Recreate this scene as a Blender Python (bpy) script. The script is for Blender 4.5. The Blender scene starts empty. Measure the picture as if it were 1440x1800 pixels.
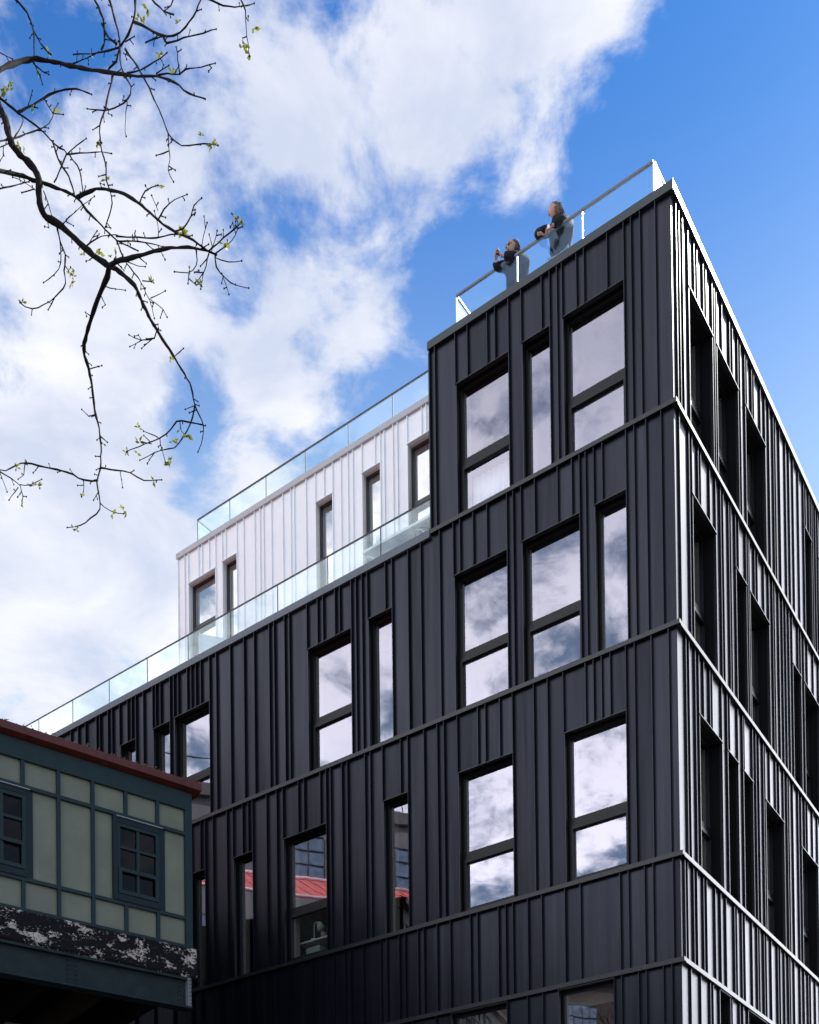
import bpy, bmesh, math, random
from mathutils import Vector, Matrix, noise
random.seed(7)
SC = bpy.context.scene
COL = SC.collection
H = 1.6                      # eye height above the pavement; facade heights below are above the eye

# ------------------------------------------------------------------ camera
F, CY, PITCH, ROLL = 1896.35, 2327.98, 0.0109548, -0.0116847
cd = bpy.data.cameras.new("camera"); cam = bpy.data.objects.new("camera", cd); COL.objects.link(cam)
cd.sensor_fit = 'VERTICAL'; cd.sensor_height = 24.0; cd.lens = F / 1800 * 24.0
cd.shift_y = (CY - 900) / 1800; cd.clip_start = 0.05; cd.clip_end = 3000
cr, sr, cp, sp = math.cos(ROLL), math.sin(ROLL), math.cos(PITCH), math.sin(PITCH)
right = Vector((cr, -sr * sp, sr * cp)); up = Vector((-sr, -cr * sp, cr * cp)); fwd = Vector((0, cp, sp))
M = Matrix.Identity(4)
for i in range(3):
    M[i][0] = right[i]; M[i][1] = up[i]; M[i][2] = -fwd[i]
M[2][3] = H
cam.matrix_world = M
SC.camera = cam

# ------------------------------------------------------------------ sun and sky
SUN_AZ, SUN_EL = math.radians(57.6), math.radians(46.6)     # azimuth from +Y towards +X
sund = bpy.data.lights.new("sun", 'SUN'); sun = bpy.data.objects.new("sun", sund); COL.objects.link(sun)
sund.energy = 5.0; sund.angle = math.radians(0.53); sund.color = (1.0, 0.96, 0.90)
sdir = Vector((math.sin(SUN_AZ) * math.cos(SUN_EL), math.cos(SUN_AZ) * math.cos(SUN_EL), math.sin(SUN_EL)))
sun.rotation_euler = sdir.to_track_quat('Z', 'Y').to_euler()
sun.location = (30, 20, 40)
SC.view_settings.view_transform = 'Standard'; SC.view_settings.look = 'None'
SC.view_settings.exposure = 0.45; SC.view_settings.gamma = 1.0
SC.view_settings.use_curve_mapping = False

def ray(x, y):
    a, b = (x - 720) / F, -(y - CY) / F
    X = a * cr - b * sr; Zc = a * sr + b * cr
    return Vector((X, cp - Zc * sp, sp + Zc * cp))

W = bpy.data.worlds.new("World"); SC.world = W; W.use_nodes = True
nt = W.node_tree; nt.nodes.clear(); N = nt.nodes.new; LK = nt.links.new
def math_node(op, a, b=None, c=None, clamp=False, tree=None):
    t = tree or nt
    n = t.nodes.new('ShaderNodeMath'); n.operation = op; n.use_clamp = clamp
    for i, v in enumerate((a, b, c)):
        if v is None: continue
        if isinstance(v, (int, float)): n.inputs[i].default_value = v
        else: t.links.new(v, n.inputs[i])
    return n.outputs[0]
out = N('ShaderNodeOutputWorld'); bg = N('ShaderNodeBackground'); LK(bg.outputs[0], out.inputs[0])
bg.inputs['Strength'].default_value = 0.15
sky = N('ShaderNodeTexSky'); sky.sky_type = 'NISHITA'; sky.sun_disc = False
sky.sun_elevation = SUN_EL; sky.sun_rotation = SUN_AZ; sky.air_density = 1.0; sky.dust_density = 0.4; sky.ozone_density = 3.0
tc = N('ShaderNodeTexCoord')
sep = N('ShaderNodeSeparateXYZ'); LK(tc.outputs['Generated'], sep.inputs[0])
zc = math_node('ADD', math_node('MAXIMUM', sep.outputs[2], 0.0), 0.16)
cx_ = math_node('DIVIDE', sep.outputs[0], zc); cy_ = math_node('DIVIDE', sep.outputs[1], zc)
cmb = N('ShaderNodeCombineXYZ'); LK(cx_, cmb.inputs[0]); LK(cy_, cmb.inputs[1]); cmb.inputs[2].default_value = 3.1
def noise_tex(scale, detail, rough, dist, vec, tree=None):
    t = tree or nt
    n = t.nodes.new('ShaderNodeTexNoise'); n.inputs['Scale'].default_value = scale
    n.inputs['Detail'].default_value = detail; n.inputs['Roughness'].default_value = rough
    n.inputs['Distortion'].default_value = dist; t.links.new(vec, n.inputs['Vector']); return n.outputs['Fac']
n1 = noise_tex(4.2, 10, 0.62, 0.3, cmb.outputs[0])
n2 = noise_tex(11.0, 8, 0.60, 0.3, cmb.outputs[0])
# cloud banks: direction, angular radius (deg), weight
BANKS = [((760, 40), 5.0, .18), ((930, 150), 4.2, .30), ((640, 190), 4.0, .22), ((1060, 60), 3.4, .26), ((1150, 40), 2.6, .26), ((420, 90), 4.5, .22), ((830, 280), 3.0, .28), ((740, 230), 3.0, .12),
         ((270, 280), 4.6, .30), ((60, 420), 6, .28), ((150, 640), 5.0, .26), ((600, 500), 2.6, .42), ((670, 560), 2.0, .26), ((930, 320), 1.8, .24), ((480, 450), 1.8, .16),
         ((480, 730), 2.8, .50), ((200, 800), 4.5, .30), ((60, 1100), 6, .46), ((260, 1040), 4.4, .52), ((240, 460), 3, .16), ((590, 780), 2.0, .36), ((330, 560), 1.6, .06), ((120, 960), 5, .26), ((430, 640), 1.6, .2),
         ((1330, 420), 9.0, -.60), ((1130, 560), 6.0, -.40), ((1230, 250), 5, -.34), ((900, 560), 4.0, -.30), ((760, 450), 2.0, -.26), ((670, 390), 1.5, -.22),
         ((580, 350), 1.6, -.52), ((460, 365), 1.3, -.38), ((400, 540), 1.5, -.46), ((350, 660), 1.5, -.48), ((340, 760), 1.3, -.42), ((440, 215), 1.4, -.36), ((500, 285), 2.0, .26), ((400, 300), 2.0, .16), ((480, 130), 2, .14), ((650, 670), 2.0, -.30), ((540, 610), 1.2, -.24), ((510, 330), 1.2, -.3),
         ((340, 870), 1.5, -.56), ((110, 130), 2.0, -.36), ((10, 870), 1.6, -.42), ((170, 1110), 1.5, -.50), ((1320, 30), 6, -.3), ((540, 40), 1.6, -.46), ((1250, 1000), 9, -.4), ((20, 680), 1.4, -.34), ((860, 400), 2, -.12), ((560, 200), 1.0, -.16), ((230, 1180), 1.2, -.2)]
acc = None
for (px, rad, w) in BANKS:
    d = ray(*px).normalized()
    vm = N('ShaderNodeVectorMath'); vm.operation = 'DOT_PRODUCT'; LK(tc.outputs['Generated'], vm.inputs[0]); vm.inputs[1].default_value = d
    # exp(-(1-dot)/s)
    s_ = 1 - math.cos(math.radians(rad))
    e = math_node('EXPONENT', math_node('MULTIPLY', math_node('SUBTRACT', vm.outputs['Value'], 1.0), 1.0 / s_))
    acc = math_node('MULTIPLY_ADD', e, w, acc if acc is not None else 0.0)
back = N('ShaderNodeVectorMath'); back.operation = 'DOT_PRODUCT'; LK(tc.outputs['Generated'], back.inputs[0]); back.inputs[1].default_value = (-.66, -.43, .62)
acc = math_node('MULTIPLY_ADD', math_node('EXPONENT', math_node('MULTIPLY', math_node('SUBTRACT', back.outputs['Value'], 1.0), 3.5)), 0.47, acc)
dens = math_node('ADD', math_node('ADD', math_node('MULTIPLY', math_node('SUBTRACT', n1, 0.5), 2.6), math_node('MULTIPLY', math_node('SUBTRACT', n2, 0.5), 2.1)), acc)
mr = N('ShaderNodeMapRange'); mr.interpolation_type = 'SMOOTHSTEP'
LK(dens, mr.inputs['Value']); mr.inputs['From Min'].default_value = -0.06; mr.inputs['From Max'].default_value = 0.57
mr.inputs['To Max'].default_value = 0.94
n3 = noise_tex(5.0, 7, 0.6, 0.3, cmb.outputs[0])
cr_ = N('ShaderNodeMapRange'); LK(n3, cr_.inputs['Value']); cr_.inputs['From Min'].default_value = 0.35; cr_.inputs['From Max'].default_value = 0.62
cr_.inputs['To Min'].default_value = 0.0; cr_.inputs['To Max'].default_value = 1.0
ccol = N('ShaderNodeMix'); ccol.data_type = 'RGBA'; CCF = ccol.inputs['Factor']
ccol.inputs['A'].default_value = (3.35, 3.65, 4.45, 1); ccol.inputs['B'].default_value = (5.15, 5.15, 5.35, 1)
tint = N('ShaderNodeMix'); tint.data_type = 'RGBA'; tint.blend_type = 'MULTIPLY'; tint.inputs['Factor'].default_value = 1.0
LK(sky.outputs[0], tint.inputs['A']); tint.inputs['B'].default_value = (0.22, 0.55, 0.89, 1)
veil = N('ShaderNodeMapRange'); LK(sep.outputs[2], veil.inputs['Value']); veil.inputs['From Min'].default_value = 0.78; veil.inputs['From Max'].default_value = 0.50
veil.inputs['To Min'].default_value = 0.0; veil.inputs['To Max'].default_value = 0.62; veil.interpolation_type = 'SMOOTHSTEP'
vmix = N('ShaderNodeMix'); vmix.data_type = 'RGBA'; LK(veil.outputs[0], vmix.inputs['Factor']); LK(tint.outputs['Result'], vmix.inputs['A']); vmix.inputs['B'].default_value = (3.4, 4.5, 5.5, 1)
# clouds away from the sun are lit from the front and shine brighter
sd = N('ShaderNodeVectorMath'); sd.operation = 'DOT_PRODUCT'; LK(tc.outputs['Generated'], sd.inputs[0]); sd.inputs[1].default_value = sdir
fr_ = N('ShaderNodeMapRange'); fr_.interpolation_type = 'SMOOTHSTEP'; LK(sd.outputs['Value'], fr_.inputs['Value'])
fr_.inputs['From Min'].default_value = 0.25; fr_.inputs['From Max'].default_value = -0.55; fr_.inputs['To Min'].default_value = 1.0; fr_.inputs['To Max'].default_value = 4.1
LK(math_node('MULTIPLY_ADD', math_node('SUBTRACT', fr_.outputs[0], 1.0), 0.32, cr_.outputs[0], clamp=True), CCF)
cbr = N('ShaderNodeVectorMath'); cbr.operation = 'SCALE'; LK(ccol.outputs['Result'], cbr.inputs[0]); LK(fr_.outputs[0], cbr.inputs['Scale'])
mixc = N('ShaderNodeMix'); mixc.data_type = 'RGBA'
LK(mr.outputs[0], mixc.inputs['Factor']); LK(vmix.outputs['Result'], mixc.inputs['A']); LK(cbr.outputs[0], mixc.inputs['B'])
# added unseen glow low on the sun side, brightens the side wall's reflections
glow_d = Vector((math.sin(math.radians(60)) * math.cos(math.radians(20)), math.cos(math.radians(60)) * math.cos(math.radians(20)), math.sin(math.radians(20))))
hv = N('ShaderNodeVectorMath'); hv.operation = 'DOT_PRODUCT'; LK(tc.outputs['Generated'], hv.inputs[0]); hv.inputs[1].default_value = glow_d
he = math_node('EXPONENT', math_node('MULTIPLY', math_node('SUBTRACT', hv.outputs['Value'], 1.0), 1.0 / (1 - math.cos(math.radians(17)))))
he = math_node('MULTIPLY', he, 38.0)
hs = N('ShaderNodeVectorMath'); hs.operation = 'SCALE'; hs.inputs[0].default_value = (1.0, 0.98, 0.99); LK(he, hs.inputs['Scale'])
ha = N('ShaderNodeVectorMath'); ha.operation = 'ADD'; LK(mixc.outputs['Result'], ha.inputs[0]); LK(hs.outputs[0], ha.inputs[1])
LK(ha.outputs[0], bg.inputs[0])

# ------------------------------------------------------------------ materials
MATS = {}
def mat(name, col, rough=0.5, metal=0.0, spec=0.5, var=0.0, vscale=6.0, bump=0.0, bscale=60.0, aniso=None, coat=0.0):
    if name in MATS: return MATS[name]
    m = bpy.data.materials.new(name); m.use_nodes = True; t = m.node_tree; b = t.nodes['Principled BSDF']
    b.inputs['Base Color'].default_value = (*col, 1); b.inputs['Roughness'].default_value = rough
    b.inputs['Metallic'].default_value = metal; b.inputs['Specular IOR Level'].default_value = spec
    if coat: b.inputs['Coat Weight'].default_value = coat; b.inputs['Coat Roughness'].default_value = 0.15
    g = t.nodes.new('ShaderNodeNewGeometry')
    if var:
        n = noise_tex(vscale, 6, 0.6, 0.0, g.outputs['Position'], t)
        mx = t.nodes.new('ShaderNodeMix'); mx.data_type = 'RGBA'; mx.clamp_factor = True
        f = t.nodes.new('ShaderNodeMapRange'); t.links.new(n, f.inputs[0]); f.inputs[1].default_value = .3; f.inputs[2].default_value = .7
        t.links.new(f.outputs[0], mx.inputs['Factor'])
        mx.inputs['A'].default_value = (*[c * (1 - var) for c in col], 1); mx.inputs['B'].default_value = (*[min(1, c * (1 + var)) for c in col], 1)
        t.links.new(mx.outputs['Result'], b.inputs['Base Color'])
        rr = math_node('MULTIPLY_ADD', n, 0.25 * max(rough, .2), rough - 0.125 * max(rough, .2), tree=t)
        t.links.new(rr, b.inputs['Roughness'])
    if bump:
        n = noise_tex(bscale, 4, 0.6, 0.0, g.outputs['Position'], t)
        bp = t.nodes.new('ShaderNodeBump'); bp.inputs['Strength'].default_value = 1.0; bp.inputs['Distance'].default_value = bump
        t.links.new(n, bp.inputs['Height']); t.links.new(bp.outputs[0], b.inputs['Normal'])
    MATS[name] = m; return m

def glassy(name, refl, tintT, tintR, rough=0.0, smear=0.0, fres=0.0, dirt=None):
    m = bpy.data.materials.new(name); m.use_nodes = True; t = m.node_tree; t.nodes.clear()
    o = t.nodes.new('ShaderNodeOutputMaterial'); tr = t.nodes.new('ShaderNodeBsdfTransparent'); gl = t.nodes.new('ShaderNodeBsdfGlossy')
    tr.inputs[0].default_value = (*tintT, 1); gl.inputs[0].default_value = (*tintR, 1); gl.inputs['Roughness'].default_value = rough
    mx = t.nodes.new('ShaderNodeMixShader')
    gg = t.nodes.new('ShaderNodeNewGeometry'); dv_ = t.nodes.new('ShaderNodeVectorMath'); dv_.operation = 'DOT_PRODUCT'
    t.links.new(gg.outputs['Incoming'], dv_.inputs[0]); t.links.new(gg.outputs['Normal'], dv_.inputs[1])
    c_ = math_node('ABSOLUTE', dv_.outputs['Value'], tree=t)
    f = math_node('MULTIPLY_ADD', math_node('POWER', math_node('SUBTRACT', 1.0, c_, tree=t), 5.0, tree=t), fres, refl, clamp=True, tree=t)
    t.links.new(f, mx.inputs[0]); t.links.new(tr.outputs[0], mx.inputs[1])
    if smear:
        g2 = t.nodes.new('ShaderNodeBsdfGlossy'); g2.inputs[0].default_value = (1, 1, 1, 1); g2.inputs['Roughness'].default_value = 0.26
        m2 = t.nodes.new('ShaderNodeMixShader'); m2.inputs[0].default_value = smear
        t.links.new(gl.outputs[0], m2.inputs[1]); t.links.new(g2.outputs[0], m2.inputs[2]); t.links.new(m2.outputs[0], mx.inputs[2])
    else: t.links.new(gl.outputs[0], mx.inputs[2])
    # faint waviness of the sheet
    if not smear:
        tcn = t.nodes.new('ShaderNodeNewGeometry'); nn = noise_tex(1.1, 2, 0.5, 0, tcn.outputs['Position'], t)
        bp = t.nodes.new('ShaderNodeBump'); bp.inputs['Distance'].default_value = 0.0012; bp.inputs['Strength'].default_value = 1
        t.links.new(nn, bp.inputs['Height']); t.links.new(bp.outputs[0], gl.inputs['Normal'])
    t.links.new(mx.outputs[0], o.inputs[0]); MATS[name] = m; return m

def black_metal():
    m = mat('black_standing_seam_metal', (0.0040, 0.0040, 0.0075), 0.33, 0.0, 0.60, var=0.22, vscale=2.2, bump=0.0009, bscale=5.5)
    t = m.node_tree; b_ = t.nodes['Principled BSDF']; oi = t.nodes.new('ShaderNodeObjectInfo'); g = t.nodes.new('ShaderNodeNewGeometry')
    mp = t.nodes.new('ShaderNodeMapping'); mp.inputs['Scale'].default_value = (9, 9, .35); t.links.new(g.outputs['Position'], mp.inputs[0])
    st = noise_tex(1.0, 5, .65, .2, mp.outputs[0], t)
    sp_ = math_node('MULTIPLY_ADD', oi.outputs['Random'], .17, math_node('MULTIPLY_ADD', st, .44, .05, tree=t), tree=t)
    t.links.new(sp_, b_.inputs['Specular IOR Level'])
    m.node_tree.nodes['Principled BSDF'].inputs['Specular Tint'].default_value = (0.74, 0.80, 1.0, 1)
    return m
M_BLACK = black_metal()
M_BTRIM = mat('black_trim_metal', (0.006, 0.0065, 0.009), 0.38, 0.0, 0.5, var=0.2, vscale=5)
M_REVEAL = mat('matt_black_reveal', (0.0055, 0.0050, 0.0055), 0.7, 0, 0.12, var=0.2)
M_FRAME = mat('black_window_frame', (0.0055, 0.006, 0.007), 0.4, 0, 0.28)
M_COP1 = mat('dark_slate_coping', (0.020, 0.029, 0.036), 0.38, 0.2, 0.6, var=0.15, vscale=3)
M_COP2 = mat('slate_grey_coping', (0.085, 0.105, 0.13), 0.42, 0.1, 0.5, var=0.12, vscale=3)
M_WHITE = mat('white_standing_seam_metal', (0.875, 0.885, 0.90), 0.40, 0, 0.5, var=0.035, vscale=2, bump=0.0008, bscale=4)
M_WTRIM = mat('pale_grey_coping', (0.42, 0.42, 0.44), 0.4, 0, 0.5, var=0.05)
M_WREV = mat('cream_reveal', (0.80, 0.75, 0.68), 0.6, 0, 0.3, var=0.05)
M_GFRAME = mat('grey_window_frame', (0.03, 0.033, 0.04), 0.4)
M_GLASS = glassy('coated_window_glass', 0.30, (0.88, 0.92, 0.92), (0.86, 0.83, 0.97), fres=0.8)
M_GLASSW = glassy('light_window_glass', 0.50, (0.7, 0.75, 0.78), (0.95, 0.95, 0.97), fres=0.8)
M_BAL = glassy('balustrade_glass', 0.042, (0.965, 0.992, 0.988), (0.46, 0.68, 1.0), fres=0.80, smear=0.06)
M_BAL2 = glassy('pale_balustrade_glass', 0.085, (0.955, 0.992, 0.988), (0.88, 0.97, 1.0), fres=0.80, smear=0.06)
M_GEDGE = mat('polished_glass_edge', (0.62, 0.80, 0.80), 0.12, 0.3, 0.8)
M_RAIL = mat('brushed_steel_rail', (0.13, 0.135, 0.15), 0.42, 0.5, 0.5)
M_RAILD = mat('dark_steel_rail', (0.05, 0.055, 0.06), 0.6, 0.0, 0.3)
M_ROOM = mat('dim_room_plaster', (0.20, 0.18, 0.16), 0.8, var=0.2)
M_CONC = mat('roof_paving', (0.52, 0.51, 0.50), 0.85, var=0.15, bump=0.002)
M_TEAL = mat('teal_paint', (0.013, 0.028, 0.029), 0.5, 0, 0.28, var=0.22, vscale=5, bump=0.0015, bscale=30)
M_SAGE = mat('sage_panel_paint', (0.185, 0.190, 0.135), 0.6, 0, 0.4, var=0.12, vscale=2.5, bump=0.0015, bscale=25)
M_DTEAL = mat('dark_teal_paint', (0.007, 0.015, 0.018), 0.5, 0, 0.28, var=0.25, vscale=8)
M_RED = mat('dark_red_paint', (0.10, 0.020, 0.013), 0.5, 0, 0.4, var=0.3, vscale=7)
M_REDROOF = mat('red_metal_roof', (0.55, 0.07, 0.06), 0.45, 0, 0.5, var=0.15, vscale=3)
M_GIRDER = mat('weathered_teal_steel', (0.012, 0.021, 0.022), 0.55, 0.0, 0.25, var=0.35, vscale=4, bump=0.003, bscale=22)
M_DARK = mat('near_black_timber', (0.006, 0.005, 0.004), 0.9, 0, 0.1, var=0.4, bump=0.004)  # even near-black colour for the deck boards and beams
M_RUST = mat('rusty_steel', (0.02, 0.011, 0.006), 0.8, 0, 0.2, var=0.5, vscale=9, bump=0.003)

def peeling():
    m = bpy.data.materials.new('peeling_painted_beam'); m.use_nodes = True; t = m.node_tree; b = t.nodes['Principled BSDF']
    g = t.nodes.new('ShaderNodeNewGeometry'); mp = t.nodes.new('ShaderNodeMapping'); mp.inputs['Rotation'].default_value = (0, 0, math.radians(37))
    mp.inputs['Scale'].default_value = (1, 1, 1.7)
    t.links.new(g.outputs['Position'], mp.inputs[0])
    na = noise_tex(3.6, 3, .5, .4, mp.outputs[0], t); nb = noise_tex(21.0, 8, .70, .5, mp.outputs[0], t); nc = noise_tex(60, 5, .6, 0, g.outputs['Position'], t)
    s_ = math_node('ADD', math_node('MULTIPLY', na, 0.75, tree=t), math_node('MULTIPLY', nb, 1.0, tree=t), tree=t)
    mr_ = t.nodes.new('ShaderNodeMapRange'); t.links.new(s_, mr_.inputs[0]); mr_.inputs[1].default_value = 0.958; mr_.inputs[2].default_value = 0.972
    mx = t.nodes.new('ShaderNodeMix'); mx.data_type = 'RGBA'; t.links.new(mr_.outputs[0], mx.inputs['Factor'])
    pale = t.nodes.new('ShaderNodeMix'); pale.data_type = 'RGBA'; t.links.new(nc, pale.inputs['Factor'])
    pale.inputs['A'].default_value = (0.44, 0.34, 0.28, 1); pale.inputs['B'].default_value = (0.70, 0.62, 0.58, 1)
    dk = t.nodes.new('ShaderNodeMix'); dk.data_type = 'RGBA'; t.links.new(nb, dk.inputs['Factor'])
    dk.inputs['A'].default_value = (0.006, 0.005, 0.006, 1); dk.inputs['B'].default_value = (0.022, 0.019, 0.023, 1)
    t.links.new(dk.outputs['Result'], mx.inputs['A']); t.links.new(pale.outputs['Result'], mx.inputs['B'])
    t.links.new(mx.outputs['Result'], b.inputs['Base Color']); b.inputs['Roughness'].default_value = .8; b.inputs['Specular IOR Level'].default_value = .08
    bp = t.nodes.new('ShaderNodeBump'); bp.inputs['Distance'].default_value = 0.012; bp.invert = True
    t.links.new(mr_.outputs[0], bp.inputs['Height']); t.links.new(bp.outputs[0], b.inputs['Normal'])
    return m
M_PEEL = peeling()

# ------------------------------------------------------------------ helpers
def link(o, parent=None):
    COL.objects.link(o)
    if parent is not None: o.parent = parent
    return o
def tag(o, label=None, cat=None, group=None, kind=None):
    if label: o['label'] = label
    if cat: o['category'] = cat
    if group: o['group'] = group
    if kind: o['kind'] = kind
    return o
def empty(name, label, cat, group=None, loc=None):
    o = bpy.data.objects.new(name, None); link(o); o.empty_display_size = .3
    return tag(o, label, cat, group)
class MB:
    """collects shapes in world metres and links them as one mesh"""
    def __init__(s): s.v = []; s.f = []; s.sm = []
    def poly(s, pts, faces, smooth=False):
        k = len(s.v); s.v += [tuple(p) for p in pts]; s.f += [tuple(i + k for i in f) for f in faces]; s.sm += [smooth] * len(faces)
    def hexa(s, p):   # 8 corners: bottom ring, top ring
        s.poly(p, [(3, 2, 1, 0), (4, 5, 6, 7), (0, 1, 5, 4), (1, 2, 6, 5), (2, 3, 7, 6), (3, 0, 4, 7)])
    def fbox(s, fr, a0, a1, o0, o1, z0, z1):
        s.hexa([fr(a0, o0, z0), fr(a1, o0, z0), fr(a1, o1, z0), fr(a0, o1, z0), fr(a0, o0, z1), fr(a1, o0, z1), fr(a1, o1, z1), fr(a0, o1, z1)])
    def tube(s, pts, rad, n=6, cap=True):
        pts = [Vector(p) for p in pts]; L = len(pts); rings = []
        ref = None
        for i, p in enumerate(pts):
            d = (pts[min(i + 1, L - 1)] - pts[max(i - 1, 0)])
            if d.length < 1e-7: d = Vector((0, 0, 1))
            d.normalize()
            if ref is None:
                ref = d.orthogonal().normalized()
            a = (ref - d * ref.dot(d))
            if a.length < 1e-5: a = d.orthogonal()
            a.normalize(); ref = a; b = d.cross(a)
            r = rad[i] if isinstance(rad, (list, tuple)) else rad
            rings.append([p + (a * math.cos(2 * math.pi * k / n) + b * math.sin(2 * math.pi * k / n)) * r for k in range(n)])
        fs = []
        for i in range(L - 1):
            for k in range(n): fs.append((i * n + k, i * n + (k + 1) % n, (i + 1) * n + (k + 1) % n, (i + 1) * n + k))
        if cap: fs += [tuple(range(n))[::-1], tuple((L - 1) * n + k for k in range(n))]
        s.poly([q for r_ in rings for q in r_], fs, True)
    def ball(s, c, r, seg=8, rings=5, ax=None):
        c = Vector(c); r = r if isinstance(r, (tuple, list)) else (r, r, r); ps = []; fs = []
        for i in range(rings + 1):
            th = math.pi * i / rings
            for k in range(seg):
                ph = 2 * math.pi * k / seg
                q = Vector((math.sin(th) * math.cos(ph) * r[0], math.sin(th) * math.sin(ph) * r[1], math.cos(th) * r[2]))
                if ax is not None: q = ax @ q
                ps.append(c + q)
        for i in range(rings):
            for k in range(seg): fs.append((i * seg + k, (i + 1) * seg + k, (i + 1) * seg + (k + 1) % seg, i * seg + (k + 1) % seg))
        s.poly(ps, fs, True)
    def build(s, name, m, parent=None):
        me = bpy.data.meshes.new(name); me.from_pydata(s.v, [], s.f)
        me.polygons.foreach_set('use_smooth', s.sm); me.materials.append(m)
        bm = bmesh.new(); bm.from_mesh(me); bmesh.ops.recalc_face_normals(bm, faces=bm.faces); bm.to_mesh(me); bm.free()
        me.update(); o = bpy.data.objects.new(name, me); return link(o, parent)

# facade frames: a = metres along the wall from the corner, o = metres out of the wall, z = metres above the eye
C0 = Vector((4.117585, 16.0)); PSI = math.radians(35.7297)
uL = Vector((-math.cos(PSI), math.sin(PSI))); nL = Vector((-math.sin(PSI), -math.cos(PSI)))
uR = Vector((math.sin(PSI), math.cos(PSI))); nR = Vector((math.cos(PSI), -math.sin(PSI)))
def frame(u, n, origin=C0):
    def f(a, o, z):
        q = origin + u * a + n * o
        return Vector((q.x, q.y, z + H))
    return f
LF = frame(uL, nL); RF = frame(uR, nR)
def px(fn, x, y, t): return None
def at_depth(x, y, dist):      # point seen at a photo pixel at a given forward distance
    d = ray(x, y); p = d * (dist / d.y); return Vector((p.x, p.y, p.z + H))

# ------------------------------------------------------------------ ground and street
def slab(name, x0, x1, y0, y1, z0, z1, m):
    b = MB(); b.hexa([(x0, y0, z0), (x1, y0, z0), (x1, y1, z0), (x0, y1, z0), (x0, y0, z1), (x1, y0, z1), (x1, y1, z1), (x0, y1, z1)])
    o = b.build(name, m); o['kind'] = 'structure'; return o
M_GROUND = mat('city_ground', (0.12, 0.115, 0.11), 0.9, var=0.2, vscale=.3)
M_ASPH = mat('asphalt', (0.05, 0.05, 0.052), 0.85, var=0.25, vscale=3, bump=0.003, bscale=80)
M_PAVE = mat('concrete_pavement', (0.22, 0.215, 0.20), 0.85, var=0.15, vscale=1.5, bump=0.002)
M_PAINT = mat('white_road_paint', (0.75, 0.75, 0.72), 0.7, var=0.15)
b = MB(); b.poly([(-1500, -1500, -0.13), (1500, -1500, -0.13), (1500, 1500, -0.13), (-1500, 1500, -0.13)], [(0, 1, 2, 3)])
b.build('ground', M_GROUND)['kind'] = 'structure'
def strip(name, a0, a1, o0, o1, z0, z1, m):
    bb = MB(); bb.fbox(LF, a0, a1, o0, o1, z0 - H, z1 - H); o = bb.build(name, m); o['kind'] = 'structure'; return o
strip('pavement', -30, 30, 0.02, 4.6, -0.2, -0.004, M_PAVE)
strip('kerb', -30, 30, 4.6, 4.75, -0.2, 0.0, mat('granite_kerb', (0.3, 0.3, 0.3), .7, var=.2))
strip('road', -30, 30, 4.75, 12.6, -0.2, -0.12, M_ASPH)
for k in range(9): strip('lane_marking', -24 + k * 6, -21 + k * 6, 8.6, 8.72, -0.15, -0.116, M_PAINT)
strip('kerb', -30, 30, 12.6, 12.75, -0.2, 0.0, MATS['granite_kerb'])
strip('pavement', -30, 30, 12.75, 22, -0.2, -0.004, M_PAVE)

# ------------------------------------------------------------------ the black building
Z0, Z1, Z2, Z3, Z4, Z5, ZG = 17.246, 13.921, 10.594, 7.138, 5.553, 2.3, -1.6
TB = 4.38                                                    # end of the tall block along the left wall
bld = empty('apartment_building', 'modern black standing seam metal apartment building with white set-back top storey and glass balustrades', 'building')
bld.location = (C0.x, C0.y, 0)
bpy.context.view_layer.update()
def kid(o):            # keep world coordinates under the placed empty
    o.matrix_parent_inverse = o.parent.matrix_world.inverted() if o.parent.type == 'EMPTY' else Matrix.Identity(4); return o
_oldbuild = MB.build
def build_in(self, name, m, parent=None):
    o = _oldbuild(self, name, m, parent)
    if parent is not None and parent.type == 'EMPTY': o.matrix_parent_inverse = Matrix.Translation(parent.location).inverted()
    return o
MB.build = build_in

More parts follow.
